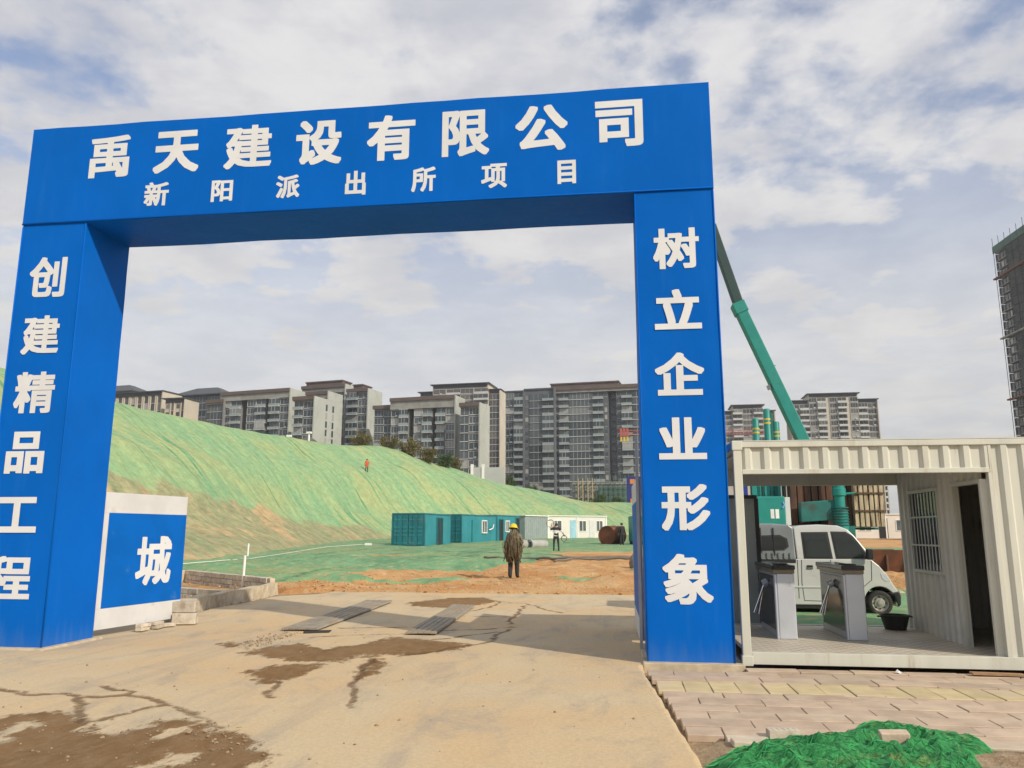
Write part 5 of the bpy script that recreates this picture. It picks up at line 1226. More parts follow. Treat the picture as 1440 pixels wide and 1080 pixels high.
def building(name, label, x0, x1, ytop, Y, ybase, bays, theta=10., depth=12., fh=3.0, wall=None, mats=None, side=None, roof='brown', band=2.2, side_slots=0, cap=None, fl_off=0., group='apartment blocks behind the slope'):
    """x0..x1, ytop: the facade in the photograph, its right top corner Y metres away; bays: (kind, share, drop, setback)"""
    wall = wall or m_wallg; mats = mats or [m_trimg, m_bgl, m_bal]; side = side or m_sunside; th = R(theta)
    P = at(x1, ytop, Y); e = Vector((math.cos(th), -math.sin(th), 0)); d = ray(x0, ytop)
    # CAM + t d = P + s e in plan
    det = d.x*(-e.y)-d.y*(-e.x); rx, ry = P.x-CAM.x, P.y-CAM.y; s = (d.x*ry-d.y*rx)/det
    Wd = abs(s); zt = P.z; zb = at(x1, ybase, Y).z
    t = thing(name, label, 'building', (P.x, P.y, 0), -th, group)
    tot = sum(b_[1] for b_ in bays); x = -Wd; body = MB(); runs = []
    for b_ in bays:
        kind, sh = b_[0], b_[1]; drop = b_[2] if len(b_) > 2 else 0; sb = b_[3] if len(b_) > 3 else 0; w = Wd*sh/tot
        body.box(x+.004, x+w-.004, sb+(3.5 if kind == 'r' else 0), depth-.05, 0, zt-drop-.05, 0)
        if runs and runs[-1][2] == (drop, sb): runs[-1][1] = x+w
        else: runs.append([x, x+w, (drop, sb)])
        z = zt-drop-band-fl_off-fh
        kk = {'r': 'n', 's': None}.get(kind, kind)
        while kk and z > zb-fh*.9 and w > .5:
            k2 = kk
            if kk == 'w' and RB.random() < .28: k2 = 'wa'
            if kk == 'b' and RB.random() < .22: k2 = 'bx'
            me, nm = cell(k2, w, fh, mats); piece(nm, me, t, (x, sb+(3.5 if kind == 'r' else 0)-.002, z)); z -= fh
        x += w
    body.build('wall', wall, t)
    for a, b2, (drop, sb) in runs:
        zz_ = zt-drop; m_ = MB()
        if roof == 'brown':
            m_.box(a-.15, b2+.10, sb-1.45, depth+.2, zz_-1.3, zz_, 0); m_.build('roof', m_brown, t)
            q = MB(); q.box(a-.05, b2+.05, sb-.9, sb-.01, zz_-band, zz_-1.32); q.build('concrete_band', m_bandc, t)
        elif roof == 'eave':
            m_.box(a-.9, b2+.9, sb-1.6, depth+1, zz_-.5, zz_-.15); m_.box(a+.5, b2-.5, sb-.3, depth, zz_-2.0, zz_-.52); m_.build('roof', m_roofd, t)
        elif roof == 'hip':
            h = min((b2-a)*.16, 4.0); vs = [(a-1,sb-1.4,zz_),(b2+1,sb-1.4,zz_),(b2+1,depth+1,zz_),(a-1,depth+1,zz_),(a+(b2-a)*.28,depth*.4,zz_+h),(b2-(b2-a)*.28,depth*.4,zz_+h),(b2-(b2-a)*.28,depth*.6,zz_+h),(a+(b2-a)*.28,depth*.6,zz_+h)]
            m_.add(vs, [(0,1,5,4),(1,2,6,5),(2,3,7,6),(3,0,4,7),(4,5,6,7),(3,2,1,0)]); m_.box(a-1.2, b2+1.2, sb-1.7, depth+1.2, zz_-.5, zz_-.02); m_.build('roof', m_roofd, t)
        else:
            m_.box(a-.1, b2+.1, sb-.4, depth+.1, zz_-.7, zz_); m_.build('roof', m_roofd, t)
    g_ = MB(); d0 = bays[-1][2] if len(bays[-1]) > 2 else 0; g_.box(.006, .45, (bays[-1][3] if len(bays[-1]) > 3 else 0)-1.2, depth, 0, zt-d0-.12); g_.build('gable_wall', side, t)  # separate side sheet; its default colour has the sunlit brightness painted in
    for k in range(side_slots):
        z = zt-band-fh
        while z > zb-fh:
            mb = MB(); y = depth*(.35+.25*k); mb.box(.44, .49, y, y+1.1, z+.2, z+fh-.5); mb.build('window', m_bgl, t); z -= fh
    if cap:
        a, b2, h, yo = cap; m_ = MB(); m_.box(-Wd*(1-a), -Wd*(1-b2), yo, yo+7, zt-.2, zt+h); m_.box(-Wd*(1-a)-.3, -Wd*(1-b2)+.3, yo-.4, yo+7.4, zt+h, zt+h+.5); m_.build('penthouse', m_brown, t)
    return t
dk = [m_trimd, m_bgl, m_bal]; cr_ = [m_cream2, m_bgl2, m_cream2]; md = [m_trimg, m_bgl, m_bal]
building('apartment_block', 'cream block with dark vertical window strips at the far left of the skyline', 140, 231, 549, 292, 610, [('v',1)]*10, 10, 10, 3.1, m_cream2, cr_, m_cream2, 'eave', 2.0)
building('apartment_block', 'low cream block with small square windows beside the far left block', 233, 262, 559, 285, 620, [('n',1),('v',.8),('n',1),('v',.8)], 4, 8, 3.1, m_cream2, cr_, m_cream2, 'eave', 2.0)
building('apartment_block', 'slate block with dark hipped roof peeking above the leftmost cream block', 120, 188, 549, 335, 590, [('g',1)]*4, 10, 14, 3.1, m_walld, dk, m_walld, 'hip', 1.5)
building('apartment_block', 'slate glazed block with dark hipped roof between cream and brown-roofed blocks', 246, 312, 553, 320, 640, [('g',1.3),('s',.22),('g',1),('s',.15),('g',1)], 10, 14, 3.1, m_walld, dk, m_walld, 'hip', 1.0)
building('apartment_block', 'small dark infill block at the left flank of the first brown-roofed block', 293, 317, 562, 290, 640, [('g',1)], 10, 10, 3.1, m_wallg, dk, m_wallg, 'brown', 1.8)
building('apartment_block', 'leftmost long brown-roofed block with balconies and two dark slots', 314, 410, 546, 284, 650, [('w',.9),('b',.9),('r',.55),('w',.85),('b',.85),('r',.35),('b',.9),('w',.9)], 12, 11, 3.0, m_wallg, md, None, 'brown', 3.6)
building('apartment_block', 'short brown-topped block with windowed gable right of the leftmost long block', 415, 444, 557, 262, 650, [('b',.8),('w',1)], 12, 17, 3.0, m_wallg, md, None, 'brown', 1.6, side_slots=2)
building('apartment_block', 'narrow wall-like block with gable painted as sunlit behind the short brown-topped block', 433, 463, 550, 283, 660, [('s',1)], 12, 9, 3.0, m_wallg, md, None, 'brown', 2.6, side_slots=0)
building('apartment_block', 'tall stepped block with penthouse behind the short brown-topped block', 427, 487, 540, 305, 660, [('w',1),('b',1),('w',.8)], 12, 9, 3.0, m_wallg, md, None, 'brown', 3.4, cap=(.0,.85,1.8,2))
building('apartment_block', 'slim block of balconies and windows right of the tall stepped block', 490, 519, 546, 296, 660, [('b',1),('w',1)], 12, 10, 3.0, m_wallg, md, None, 'brown', 1.4, cap=(.05,.5,2.0,3))
building('apartment_block', 'low dark infill block left of the central brown-roofed block', 527, 552, 570, 280, 670, [('w',1.1),('g',.8)], 10, 9, 3.0, m_walld, dk, m_walld, 'brown', 1.4)
building('apartment_block', 'central long brown-roofed block with three balcony columns above the shrubs', 551, 641, 556, 274, 690, [('w',.9),('b',.85),('r',.55),('w',.9),('b',.9),('r',.4),('b',.9),('w',.95)], 10, 8, 3.0, m_wallg, md, None, 'brown', 4.2)
building('apartment_block', 'narrow block with gable painted as sunlit attached right of the central block', 648, 675, 566, 266, 690, [('g',.75),('w',1)], 10, 9, 3.0, m_wallg, md, None, 'brown', 1.6)
building('apartment_block', 'pale tower with stepped dark roof rising behind the central block', 590, 702, 537, 360, 690, [('w',.9,3.0,1.5),('w',.9,0),('b',.9,0),('w',.9,0),('b',.9,0),('g',.7,3.0,1.5)], 6, 14, 3.0, m_cream2, [m_trimg, m_bgl2, m_trimg], m_cream2, 'eave', 2.4)
building('apartment_block', 'pale lower wing right of the stepped-roof tower', 688, 712, 558, 372, 690, [('g',1),('b',.6)], 6, 12, 3.0, m_cream2, [m_trimg, m_bgl2, m_trimg], m_cream2, 'flat', 1.0)
building('apartment_block', 'dark slim tower left of the largest tower block', 711, 736, 549, 318, 700, [('w',1),('b',1)], 8, 12, 3.0, m_walld, dk, m_walld, 'flat', .9)
building('apartment_block', 'left wing of the largest tower block with rounded window column', 737, 779, 545, 316, 715, [('n',.5),('g',1.25),('b',1.05)], 8, 12, 3.0, m_walld, dk, m_walld, 'flat', 2.4)
building('apartment_block', 'largest tower block of ribbon windows and balconies with brown roof box', 778, 940, 538, 312, 725, [('n',.45),('b',.75),('g',1.85),('b',.8),('n',.35),('r',.6),('n',.4),('b',.8),('g',1.9),('b',.8)], 8, 13, 3.0, m_walld, md, None, 'brown', 2.4, cap=(-.03,.57,1.6,1.5))
building('apartment_block', 'left distant pale tower beyond the crane with dark roof', 1014, 1088, 568, 420, 640, [('w',.8,3,1),('b',.7),('w',.8),('b',.7),('w',.8,3,1)], 2, 14, 3.0, m_cream2, [m_trimg, m_bgl2, m_trimg], m_cream2, 'eave', 2.2, group='distant pale towers on the right')
building('apartment_block', 'right distant pale tower with stepped dark roof beyond the crane boom', 1110, 1232, 551, 415, 640, [('w',.8,3.2,1),('b',.75,3.2,1),('w',.7),('b',.75),('s',.25),('w',.7),('b',.75),('s',.25),('w',.7),('b',.75,3.2,1),('w',.8,3.2,1)], 2, 14, 3.0, m_cream2, [m_trimg, m_bgl2, m_trimg], m_cream2, 'eave', 2.2, group='distant pale towers on the right')
building('apartment_block', 'far grey tower seen through the gatehouse right of the rusty weights', 1228, 1243, 640, 430, 748, [('w',1),('b',1)], 2, 14, 3.0, m_wallg, [m_trimg, m_bgl2, m_trimg], m_sunside, 'flat', 1.0, group='distant pale towers on the right')

# ------------------------------------------------------------------ tower under construction, wrapped in dark netting
m_dnet = M('dark_scaffold_net', (.045,.052,.048), .9, var=.35, vs_=.25, dirt=(.09,.085,.075), ds=.12, dlo=.5, dhi=.7)
m_slab = M('raw_slab', (.30,.29,.27), .9, var=.2, vs_=.4)
m_gnet = M('green_scaffold_net', (.085,.15,.125), .9, var=.2, vs_=.3)
m_pole = M('scaffold_pole', (.07,.065,.06), .6, .3)
P = at(1399, 346, 290)
tw = thing('tower_under_construction', 'tall tower under construction wrapped in dark scaffold netting at the right edge', 'building', (P.x, P.y, 0), R(-88))
zt = P.z; W_ = 34
mb = MB(); mb.box(.8, W_, .9, 22, 0, zt-3); mb.build('core', m_walld, tw)
z = zt-3.1; k = 0
me_s = mesh_only(MB().box(0, W_, -.3, 1.0, 0, .28), 'floor_slab', m_slab)
me_n = mesh_only(MB().box(8.2, W_, -.75, -.62, 0, 2.86), 'net_panel', m_dnet)
me_p = mesh_only(MB().box(.6, 6.6, .2, .8, .35, 2.6), 'window', m_bgl)
me_w = mesh_only(MB().box(0, .6, -.2, 20, .3, 2.9), 'side_panel', m_dnet)
while z > 20:
    piece('floor_slab', me_s, tw, (0,0,z)); piece('net_panel', me_n, tw, (0,0,z+.05)); piece('side_panel', me_w, tw, (-.4,.2,z))
    for q in (0., 2.1, 4.2):
        me_q = _pm.setdefault('twq', mesh_only(MB().box(.5, 2.1, .05, .3, .45, 2.4), 'window', m_bgl2)); piece('window', me_q, tw, (q+.3,0,z))
    if k % 7 == 3:
        b_ = MB(); b_.box(-.8, W_, -1.5, -.3, z-.15, z+.35); b_.build('catch_platform', m_rust if k % 2 else m_slab, tw)
    z -= 3.1; k += 1
for q in range(9): b_ = MB(); b_.tube([(q*4.+.3, -.9, 20), (q*4.+.3, -.9, zt+1.2+random.random()*1.5)], .10, 6); b_.build('scaffold_pole', m_pole, tw)
b_ = MB(); b_.box(-.2, W_, -.95, -.8, zt-3, zt-.4); b_.build('parapet_net', m_gnet, tw)

# ------------------------------------------------------------------ site behind the slope: boundary wall, scaffold, hoarding, crane jib
m_hoist = M('faded_hoist', (.42,.33,.17), .7)
m_cwall = M('boundary_wall', (.42,.43,.42), .85, var=.08, vs_=.3)
a = at(662, 657, 150); b2 = at(709, 652, 150)
t = thing('boundary_wall', 'pale grey boundary wall below the narrow block behind the slope', 'wall', (a.x, a.y, 0))
zt1 = a.z-.05; n = 3; Lw = b2.x-a.x
mb = MB(); mb.box(0, Lw, 0, .3, 6, zt1); mb.build('wall', m_cwall, t)
for k in (.33, .0): mb = MB(); mb.box(Lw*k, Lw*k+.5, -.15, .45, 6, zt1+.6); mb.build('pier', m_white, t)
t = thing('scaffold', 'low scaffolded building with green mesh and yellow hoist frames behind the slope', 'scaffold', (at(805, 690, 190).x, 190, 0))
o0 = at(805, 690, 190); o1 = at(886, 690, 190); Ls = o1.x-o0.x; zA = at(805, 712, 190).z-3; zB_ = at(805, 671, 190).z
mb = MB(); mb.box(0, Ls, 1.5, 8, zA, zB_-1); mb.build('raw_building', m_bandc, t)
for k in range(5): q = MB(); z = zA+1.5+k*(zB_-zA-1.5)/5; q.box(-.3, Ls+.3, 1.2, 1.5, z, z+.25); q.build('floor_slab', m_slab, t)
for k in range(13): q = MB(); x = Ls*k/12; q.tube([(x,.2,zA),(x,.2,zB_+random.random()*.9)], .07, 5); q.build('scaffold_pole', m_gnet, t)
for k in range(7): q = MB(); z = zA+1+k*(zB_-zA-1)/7; q.tube([(-.3,.15,z),(Ls+.3,.15,z)], .06, 5); q.build('scaffold_pole', m_gnet, t)
q = MB(); q.box(Ls*.45, Ls*.98, .6, .7, zA, zB_-2.2); q.build('mesh_screen', m_gnet, t)
for x in (.10, .27):
    for k in range(2): q = MB(); xx = Ls*x+k*1.1; q.tube([(xx,-.2,zA),(xx,-.2,zB_-.3)], .13, 6); q.build('hoist_mast', m_hoist, t)
    for k in range(7): q = MB(); z = zA+1+k*(zB_-zA-1.5)/7; q.bar((Ls*x,-.2,z), (Ls*x+1.1,-.2,z+.8), .10); q.build('hoist_brace', m_hoist, t)
m_navy = M('navy_hoarding', (.012,.022,.16), .6, var=.1); m_orange = M('orange_panel', (.62,.20,.06), .6)
a = at(881, 670, 175); t = thing('hoarding', 'navy blue hoarding with orange squares beside the right pillar', 'hoarding', (a.x, 175, 0))
mb = MB(); mb.box(0, 6.5, 0, .4, 5, a.z); mb.build('board', m_navy, t)
for i in range(3):
    for j in range(3):
        if (i+j) % 2 and j == 1: continue
        q = MB(); q.box(.7+i*1.95, 1.75+i*1.95, -.06, 0, a.z-1.6-j*2.1, a.z-.6-j*2.1); q.build('orange_square', m_orange, t)
m_cred = M('crane_red', (.38,.085,.07), .6, var=.1)
ta = at(869, 608, 255); tb = at(1078, 612, 255)
t = thing('tower_crane', 'red tower crane jib crossing behind the right pillar', 'crane', (ta.x, 255, 0))
Lj = tb.x-ta.x; zj = ta.z
mb = MB()
for dz in (-.6, .6): mb.bar((0,0,zj+dz), (Lj,0,zj-.6+dz), .22)
n = 34
for k in range(n): x0_ = Lj*k/n; x1_ = Lj*(k+1)/n; s = 1 if k % 2 else -1; mb.bar((x0_,0,zj-.6*s-.6*k/n), (x1_,0,zj+.6*s-.6*(k+1)/n), .12)
mb.build('jib', m_cred, t)
mb = MB(); xm = at(950, 608, 255).x-ta.x
for dx in (-.8, .8): mb.bar((xm+dx,0,0), (xm+dx,0,zj+6), .28)
mb.build('mast', m_band, t)
for k in range(3): q = MB(); q.box(.6+k*1.0, 1.4+k*1.0, -.7, .7, zj-1.4, zj+1.2); q.build('counterweight', m_cred, t); q = MB(); q.box(.7+k*1.0, 1.3+k*1.0, -.5, .5, zj-3.0, zj-1.4); q.build('counterweight', m_band, t)

# ------------------------------------------------------------------ shrubs on the ridge
def leaf_mat(name, c1, c2):
    m, nt, b = newmat(name); pos = nd(nt, 'NewGeometry').outputs['Position']
    c = mix_(nt, ramp_(nt, noise_(nt, pos, 1.3, 4, .6), .35, .65), c1, c2); setc(nt, b, 'Base Color', c); b.inputs['Roughness'].default_value = .8; b.inputs['Specular IOR Level'].default_value = .2
    return m
m_lf = leaf_mat('dry_leaves', (.10,.095,.035), (.19,.155,.06)); m_lf2 = leaf_mat('green_leaves', (.045,.085,.03), (.085,.12,.045)); m_bark = M('bark', (.10,.075,.05), .9)
def bush(label, px, py, Y, wpx, hpx, mat, cat='shrub', seed=0):
    p = at(px, py, Y); k = Y/F_PX*1.03; w = wpx*k; h = hpx*k; rr = random.Random(seed)
    t = thing('shrub', label, cat, (p.x, p.y, p.z-.5), 0, 'shrubs along the ridge')
    mb = MB(); tips = []
    for i in range(14):
        a = rr.random()*6.28; r_ = rr.random()**.5*w*.42; q = Vector((math.cos(a)*r_, math.sin(a)*r_*.6, h*rr.uniform(.6, 1.0)*(1-.45*(r_/(w*.5))**2)+.5)); tips.append(q)
        mb.tube([(q.x*.25, q.y*.25, 0), (q.x*.6, q.y*.6, q.z*.5), q], [.06, .04, .015], 5)
    mb.build('trunk', m_bark, t)
    cw = MB()
    for i in range(2400):
        q = tips[rr.randrange(14)]; f = rr.random()**.6; s = rr.uniform(.10, .22)*max(.7, h/3.5)
        c = Vector((q.x*(.3+.7*f)+rr.gauss(0, w*.07), q.y*(.3+.7*f)+rr.gauss(0, w*.05), q.z*f+rr.gauss(0, h*.05)))
        if c.z < .1: continue
        u = Vector((rr.gauss(0,1), rr.gauss(0,1), rr.gauss(0,.5))).normalized()*s*.5; vv = Vector((rr.gauss(0,.4), rr.gauss(0,.4), rr.gauss(.8,.6))).normalized()*s*1.3
        cw.add([c-u, c+u, c+u*.3+vv, c-u*.3+vv], [(0,1,2,3)])
    cw.build('crown', mat, t, normals=False)
bush('round olive-brown shrub on the ridge below the slim block', 508, 629, 113, 40, 25, m_lf, seed=1)
bush('low dry shrub at the ridge crest left of the central block', 545, 630, 117, 34, 20, m_lf, seed=2)
bush('tall dry reedy shrub in front of the first dark slot of the central block', 575, 640, 120, 36, 26, m_lf, seed=3)
bush('reedy shrub in the middle of the ridge under the central block', 600, 650, 123, 34, 24, m_lf, seed=4)
bush('greenish shrub low on the ridge under the central block', 624, 657, 126, 30, 24, m_lf2, seed=5)
bush('last reedy shrub at the right end of the ridge row', 642, 662, 129, 22, 20, m_lf, seed=6)
bush('small green tree at the foot of the dark slim tower', 718, 694, 170, 16, 28, m_lf2, seed=7)
bush('small green tree beside the scaffold under the largest tower', 748, 697, 175, 20, 16, m_lf2, seed=8)
bush('low green shrub in front of the scaffold mesh', 845, 712, 165, 36, 18, m_lf2, seed=9)
bush('low green shrub between scaffold and navy hoarding', 868, 712, 165, 24, 14, m_lf2, seed=10)
# lamp posts and cut bank at the crest near the short block
for k, (px, py, Y, hpx, lab) in enumerate(((406, 624, 96, 10, 'short white post on the ridge crest left of the dark rubble pile'), (434, 625, 98, 16, 'taller white post on the ridge crest over the dark rubble pile'))):
    p = at(px, py, Y); h = hpx*Y/F_PX; mb = MB(); mb.tube([(p.x,p.y,p.z-1.), (p.x,p.y,p.z+h)], .12, 8); mb.box(p.x-.3, p.x+.3, p.y-.2, p.y+.2, p.z+h, p.z+h+.25); tag(mb.build('ridge_post', m_white), lab, 'post', 'white posts on the ridge')
p = at(430, 632, 101); o = mound('spoil_heap', 'dark grey rubble pile on the ridge crest behind the white posts', (p.x, p.y, p.z-.2), (3.4, 2.0), 2.0, M('grey_rubble', (.10,.10,.095), .9, var=.2), 9)
p = at(742, 692, 138); mound('spoil_heap', 'bare orange soil patch on the ridge below the largest tower', (p.x, p.y, p.z-.7), (3.2, 2.0), 1.1, m_spoil, 12)
# ------------------------------------------------------------------ PEOPLE
m_skin = M('skin', (.36,.22,.15), .6, var=.05)
m_pants = M('dark_trousers', (.025,.027,.032), .85, var=.2, vs_=6)
m_blackc = M('black_cloth', (.02,.02,.022), .85); m_whitec = M('white_cloth', (.62,.62,.62), .85); m_shoe = M('work_shoe', (.035,.03,.026), .7)
m_jack = M('khaki_jacket', (.16,.15,.11), .9, var=.15, vs_=6); m_hair = M('black_hair', (.012,.011,.010), .6)
def body(joints, edges, root, assign, mats, parent):
    """joints: name -> (x,y,z,r); grown with a Skin modifier, then split into skin and clothing colours by position"""
    names = list(joints); me = bpy.data.meshes.new('body'); me.from_pydata([joints[n][:3] for n in names], [(names.index(a), names.index(b_)) for a, b_ in edges], [])
    o = bpy.data.objects.new('body', me); COL.objects.link(o)
    sk = o.modifiers.new('skin', 'SKIN'); sk.use_smooth_shade = True
    me.skin_vertices or None
    for i, n in enumerate(names):
        r_ = joints[n][3]; r_ = r_ if isinstance(r_, tuple) else (r_, r_)
        me.skin_vertices[0].data[i].radius = r_; me.skin_vertices[0].data[i].use_root = (n == root)
    ss = o.modifiers.new('sub', 'SUBSURF'); ss.levels = 2; ss.render_levels = 2
    dg = bpy.context.evaluated_depsgraph_get(); dg.update()
    nm = bpy.data.meshes.new_from_object(o.evaluated_get(dg)); bpy.data.objects.remove(o)
    for m in mats: nm.materials.append(m)
    for p in nm.polygons: p.material_index = assign(p.center); p.use_smooth = True
    ob = bpy.data.objects.new('body', nm); COL.objects.link(ob); ob.parent = parent; return ob
def head(parent, c, r=.105, facing=(0,1), hair=True):
    """hair cap and ears/nose set on the skinned head"""
    f = Vector((facing[0], facing[1], 0)).normalized(); s = Vector((-f.y, f.x, 0)); c = Vector(c)
    if hair:
        mb = MB(); mb.lathe([(.001, r*1.16), (r*.55, r*1.05), (r*.95, r*.55), (r*1.04, r*.05), (r*.95, -r*.35)], c-f*r*.12, (0,0,1), 14); mb.build('hair', m_hair, parent, smooth=True)
SK = [('pelvis','spine'),('spine','chest'),('chest','neck'),('neck','head'),('head','crown'),('chest','shl'),('shl','ell'),('ell','wrl'),('wrl','hal'),('chest','shr'),('shr','elr'),('elr','wrr'),('wrr','har'),
      ('pelvis','hil'),('hil','knl'),('knl','anl'),('anl','tol'),('pelvis','hir'),('hir','knr'),('knr','anr'),('anr','tor')]
def fingers(parent, p, d, n_=5):
    p = Vector(p); d = Vector(d).normalized(); s = d.cross(Vector((0,1,.2))).normalized()
    for k in range(n_):
        mb = MB()
        if k < 4: q = p+s*(k-1.5)*.018; mb.tube([q, q+d*(.05+.01*(1.5-abs(k-1.5))), q+d*.075+Vector((0,.02,0))], [.009,.008,.006], 6)
        else: q = p+s*.03-d*.04; mb.tube([q, q+s*.03+d*.02, q+s*.03+d*.05], [.010,.009,.007], 6)
        mb.build('finger', m_skin, parent, smooth=True)

# worker with a yellow helmet carrying a hanging bundle of rope, walking away
px, py = -3.50, 26.5; pz = float(soil_h(np.array([px]), np.array([py]))[0])
w1 = thing('person', 'worker in a yellow helmet carrying a thick bundle of frayed rope on the back', 'person', (px, py, pz), -.1)
J = dict(pelvis=(0,0,.92,(.15,.12)), spine=(.01,.03,1.12,(.15,.11)), chest=(.02,.09,1.36,(.18,.12)), neck=(.01,.13,1.50,.055), head=(0,.15,1.60,(.085,.095)), crown=(0,.15,1.69,.07),
         shl=(-.19,.09,1.40,.07), ell=(-.27,.14,1.15,.05), wrl=(-.15,.30,1.22,.035), hal=(-.12,.36,1.27,.04), shr=(.21,.09,1.40,.07), elr=(.30,.12,1.15,.05), wrr=(.20,.30,1.20,.035), har=(.16,.36,1.26,.04),
         hil=(-.09,0,.86,.12), knl=(-.10,.06,.48,.088), anl=(-.10,-.02,.09,.07), tol=(-.11,.13,.04,.04), hir=(.09,0,.86,.12), knr=(.10,.14,.48,.088), anr=(.10,.16,.09,.07), tor=(.11,.31,.04,.04))
def asg(c):
    if c.z < .12: return 2
    if c.z < .95: return 1
    if c.z > 1.47 or (abs(c.y) > .31 and c.z < 1.4): return 0
    return 3
body(J, SK, 'pelvis', asg, [m_skin, m_pants, m_shoe, m_jack], w1)
head(w1, (0,.15,1.62)); fingers(w1, (-.12,.38,1.28), (.3,.5,.6)); fingers(w1, (.16,.38,1.27), (-.3,.5,.6))
hm = MB(); hm.lathe([(.001,.15),(.07,.138),(.115,.09),(.137,.02),(.14,0),(.175,-.012),(.172,-.02)], (-.02,.13,1.64), (.0,.25,1), 18); hm.build('helmet', m_yel, w1, smooth=True)
m_rope = M('frayed_rope', (.145,.118,.07), .95, var=.35, vs_=9)
rb = thing('rope_bundle', 'bundle of frayed brown rope hanging over the helmeted worker', 'rope', (px, py, pz), -.1)
rr = random.Random(11)
for g_ in range(4):
    mb = MB()
    for k in range(34):
        a = rr.uniform(-1, 1); x0_ = a*.20+.02; sp_ = rr.uniform(.65, 1.15); top = 1.56+rr.uniform(-.05, .06)-.22*abs(a)**2
        zl = rr.uniform(.50, .88); back = -.14-rr.random()*.20*(1-abs(a)*.5)
        P_ = [(x0_*.6, .30, 1.32-rr.random()*.2), (x0_*.7, .20, top-.05), (x0_*.85, .02, top), (x0_*1.15, back*.8, top-.16), (x0_*1.5*sp_, back*1.1, 1.16+rr.uniform(-.06,.06)), (x0_*1.65*sp_+rr.gauss(0,.03), back, zl+.18), (x0_*1.25*sp_+rr.gauss(0,.05), back*.6, zl)]
        Q = []
        for i in range(len(P_)-1):
            for f in (0, .5): Q.append(tuple(P_[i][j]*(1-f)+P_[i+1][j]*f+rr.gauss(0, .008) for j in range(3)))
        Q.append(P_[-1]); mb.tube(Q, rr.uniform(.008, .016), 5)
    mb.build('strands', m_rope, rb, smooth=True)
mb = MB(); mb.lathe([(.21,-.03),(.235,0),(.21,.03),(.185,0),(.21,-.03)], (0,-.02,.98), (0,.1,1), 20); mb.build('binding', m_rope, rb, smooth=True)

# worker in a black and white striped sweater
px, py = -3.95, 50.5; pz = float(soil_h(np.array([px]), np.array([py]))[0])+.04
w2 = thing('person', 'worker in a black and white striped sweater carrying coils past the pipes', 'person', (px, py, pz), .1)
J = dict(pelvis=(0,0,.94,(.15,.12)), spine=(0,.02,1.14,(.15,.11)), chest=(0,.03,1.38,(.19,.12)), neck=(.01,.04,1.52,.055), head=(.01,.06,1.62,(.085,.095)), crown=(.01,.06,1.71,.07),
         shl=(-.20,.03,1.42,.07), ell=(-.34,.02,1.30,.05), wrl=(-.30,.02,1.55,.036), hal=(-.27,.02,1.64,.04), shr=(.20,.03,1.42,.07), elr=(.36,-.02,1.24,.05), wrr=(.46,.06,1.06,.036), har=(.49,.08,1.00,.04),
         hil=(-.10,0,.88,.10), knl=(-.14,.05,.48,.065), anl=(-.15,-.04,.09,.05), tol=(-.17,.11,.04,.04), hir=(.10,0,.88,.10), knr=(.14,.06,.48,.065), anr=(.16,.02,.09,.05), tor=(.18,.17,.04,.04))
def asg2(c):
    if c.z < .12: return 2
    if c.z < .95: return 1
    if c.z > 1.49 and abs(c.x) < .16: return 0
    if c.x < -.24 and c.z > 1.50: return 0
    if c.x > .42: return 0
    return 4 if 1.13 < c.z < 1.31 or (.95 < c.z < .99) else 3
body(J, SK, 'pelvis', asg2, [m_skin, m_pants, m_shoe, m_blackc, m_whitec], w2); head(w2, (.01,.06,1.63)); fingers(w2, (-.27,.02,1.66), (.3,.1,1)); fingers(w2, (.50,.09,.98), (.2,.1,-1))
m_coil = M('pale_coil', (.48,.44,.36), .8, var=.15, vs_=6)
t = thing('hose_coil', 'pale coil carried beside the head of the striped worker', 'coil', (px-.33, py-.04, pz+1.72), .1)
for k in range(4): mb = MB(); n = 26; mb.tube([(math.cos(2*math.pi*i/n)*(.24+.012*k), -.05+.035*k, math.sin(2*math.pi*i/n)*(.24-.01*k)) for i in range(n+1)], .026, 6, cap=False); mb.build('loop', m_coil, t, smooth=True)
t = thing('hose_coil', 'dark coil hanging from the right hand of the striped worker', 'coil', (px+.50, py+.02, pz+.80), .1)
for k in range(3): mb = MB(); n = 24; mb.tube([(math.cos(2*math.pi*i/n)*(.15+.012*k), -.03+.03*k, math.sin(2*math.pi*i/n)*(.20-.01*k)) for i in range(n+1)], .022, 6, cap=False); mb.build('loop', m_hose, t, smooth=True)

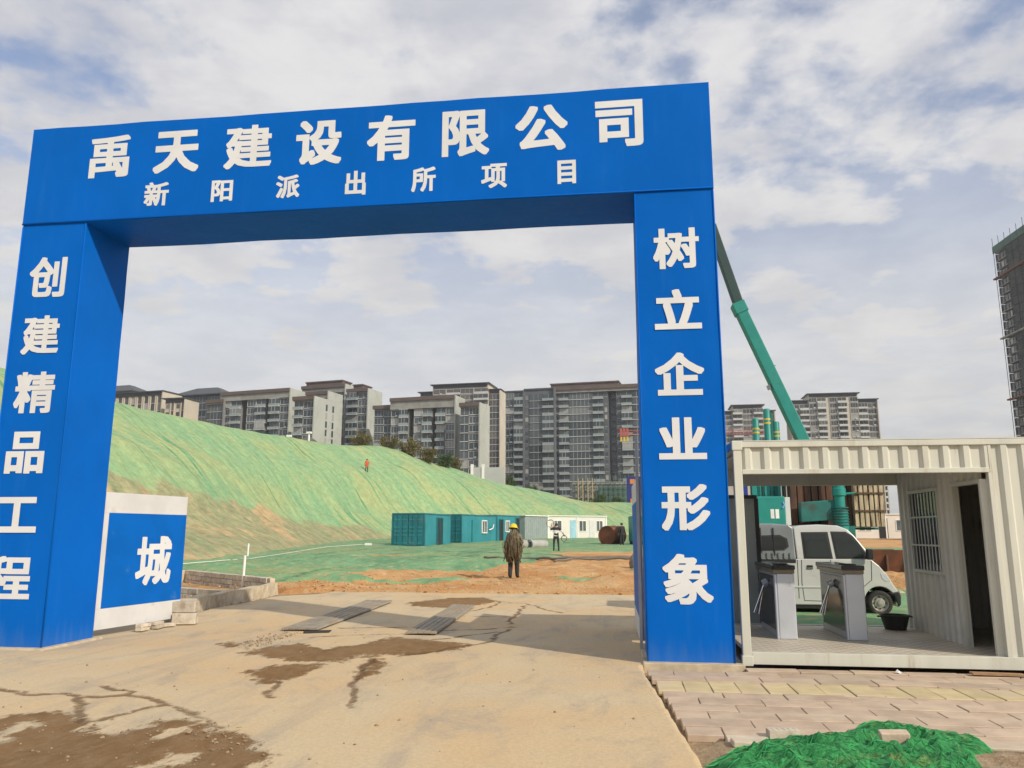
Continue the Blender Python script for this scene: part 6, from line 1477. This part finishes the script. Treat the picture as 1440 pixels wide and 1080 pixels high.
# distant worker in dark clothes near the generator
px, py = .18, 63.2; pz = float(soil_h(np.array([px]), np.array([py]))[0])+.04
w3 = thing('person', 'distant worker in dark clothes standing by the teal generator', 'person', (px, py, pz), .6)
J = dict(pelvis=(0,0,.94,(.15,.12)), spine=(0,.0,1.14,(.15,.11)), chest=(0,.0,1.38,(.19,.12)), neck=(0,.01,1.52,.055), head=(0,.02,1.62,(.085,.095)), crown=(0,.02,1.71,.07),
         shl=(-.20,0,1.42,.07), ell=(-.26,.02,1.15,.05), wrl=(-.22,.14,.95,.036), hal=(-.21,.17,.88,.04), shr=(.20,0,1.42,.07), elr=(.26,.0,1.15,.05), wrr=(.25,.10,.93,.036), har=(.25,.13,.86,.04),
         hil=(-.10,0,.88,.10), knl=(-.11,.03,.48,.065), anl=(-.12,-.02,.09,.05), tol=(-.13,.13,.04,.04), hir=(.10,0,.88,.10), knr=(.12,.03,.48,.065), anr=(.13,0,.09,.05), tor=(.15,.15,.04,.04))
def asg3(c):
    if c.z < .12: return 2
    if c.z < .95: return 1 if abs(c.x) < .2 else 0
    return 0 if c.z > 1.49 else 3
body(J, SK, 'pelvis', asg3, [m_skin, m_pants, m_shoe, m_blackc], w3); head(w3, (0,.02,1.63)); fingers(w3, (-.21,.18,.86), (0,.2,-1)); fingers(w3, (.25,.14,.84), (0,.2,-1))
# tiny worker in orange on the slope
p = at(515, 681, 99)
i_ = None; zt_ = hill_z(p.x, p.y)
w4 = thing('person', 'tiny worker in an orange vest standing on the netted slope', 'person', (p.x, p.y, zt_-.05), .3)
m_vest = M('orange_vest', (.62,.10,.03), .8)
def asg4(c):
    if c.z < .12: return 2
    if c.z < .70: return 1
    return 0 if c.z > 1.49 else 3
body(J, SK, 'pelvis', asg4, [m_skin, m_pants, m_shoe, m_vest], w4); head(w4, (0,.02,1.63))
# ------------------------------------------------------------------ thin air haze
m_hz = bpy.data.materials.new('air_haze'); m_hz.use_nodes = True; nt = m_hz.node_tree; nt.nodes.clear()
ho = nt.nodes.new('ShaderNodeOutputMaterial'); pvn = nt.nodes.new('ShaderNodeVolumePrincipled')
pvn.inputs['Color'].default_value = (.86, .90, .97, 1); pvn.inputs['Density'].default_value = .00026; pvn.inputs['Anisotropy'].default_value = .2
nt.links.new(pvn.outputs[0], ho.inputs['Volume'])
hz = MB(); hz.box(-420, 420, -60, 560, -1.4, 175); o = hz.build('haze', m_hz); tag(o, kind='stuff')
SC.cycles.volume_bounces = 0; SC.cycles.volume_step_rate = 10; SC.cycles.volume_max_steps = 64
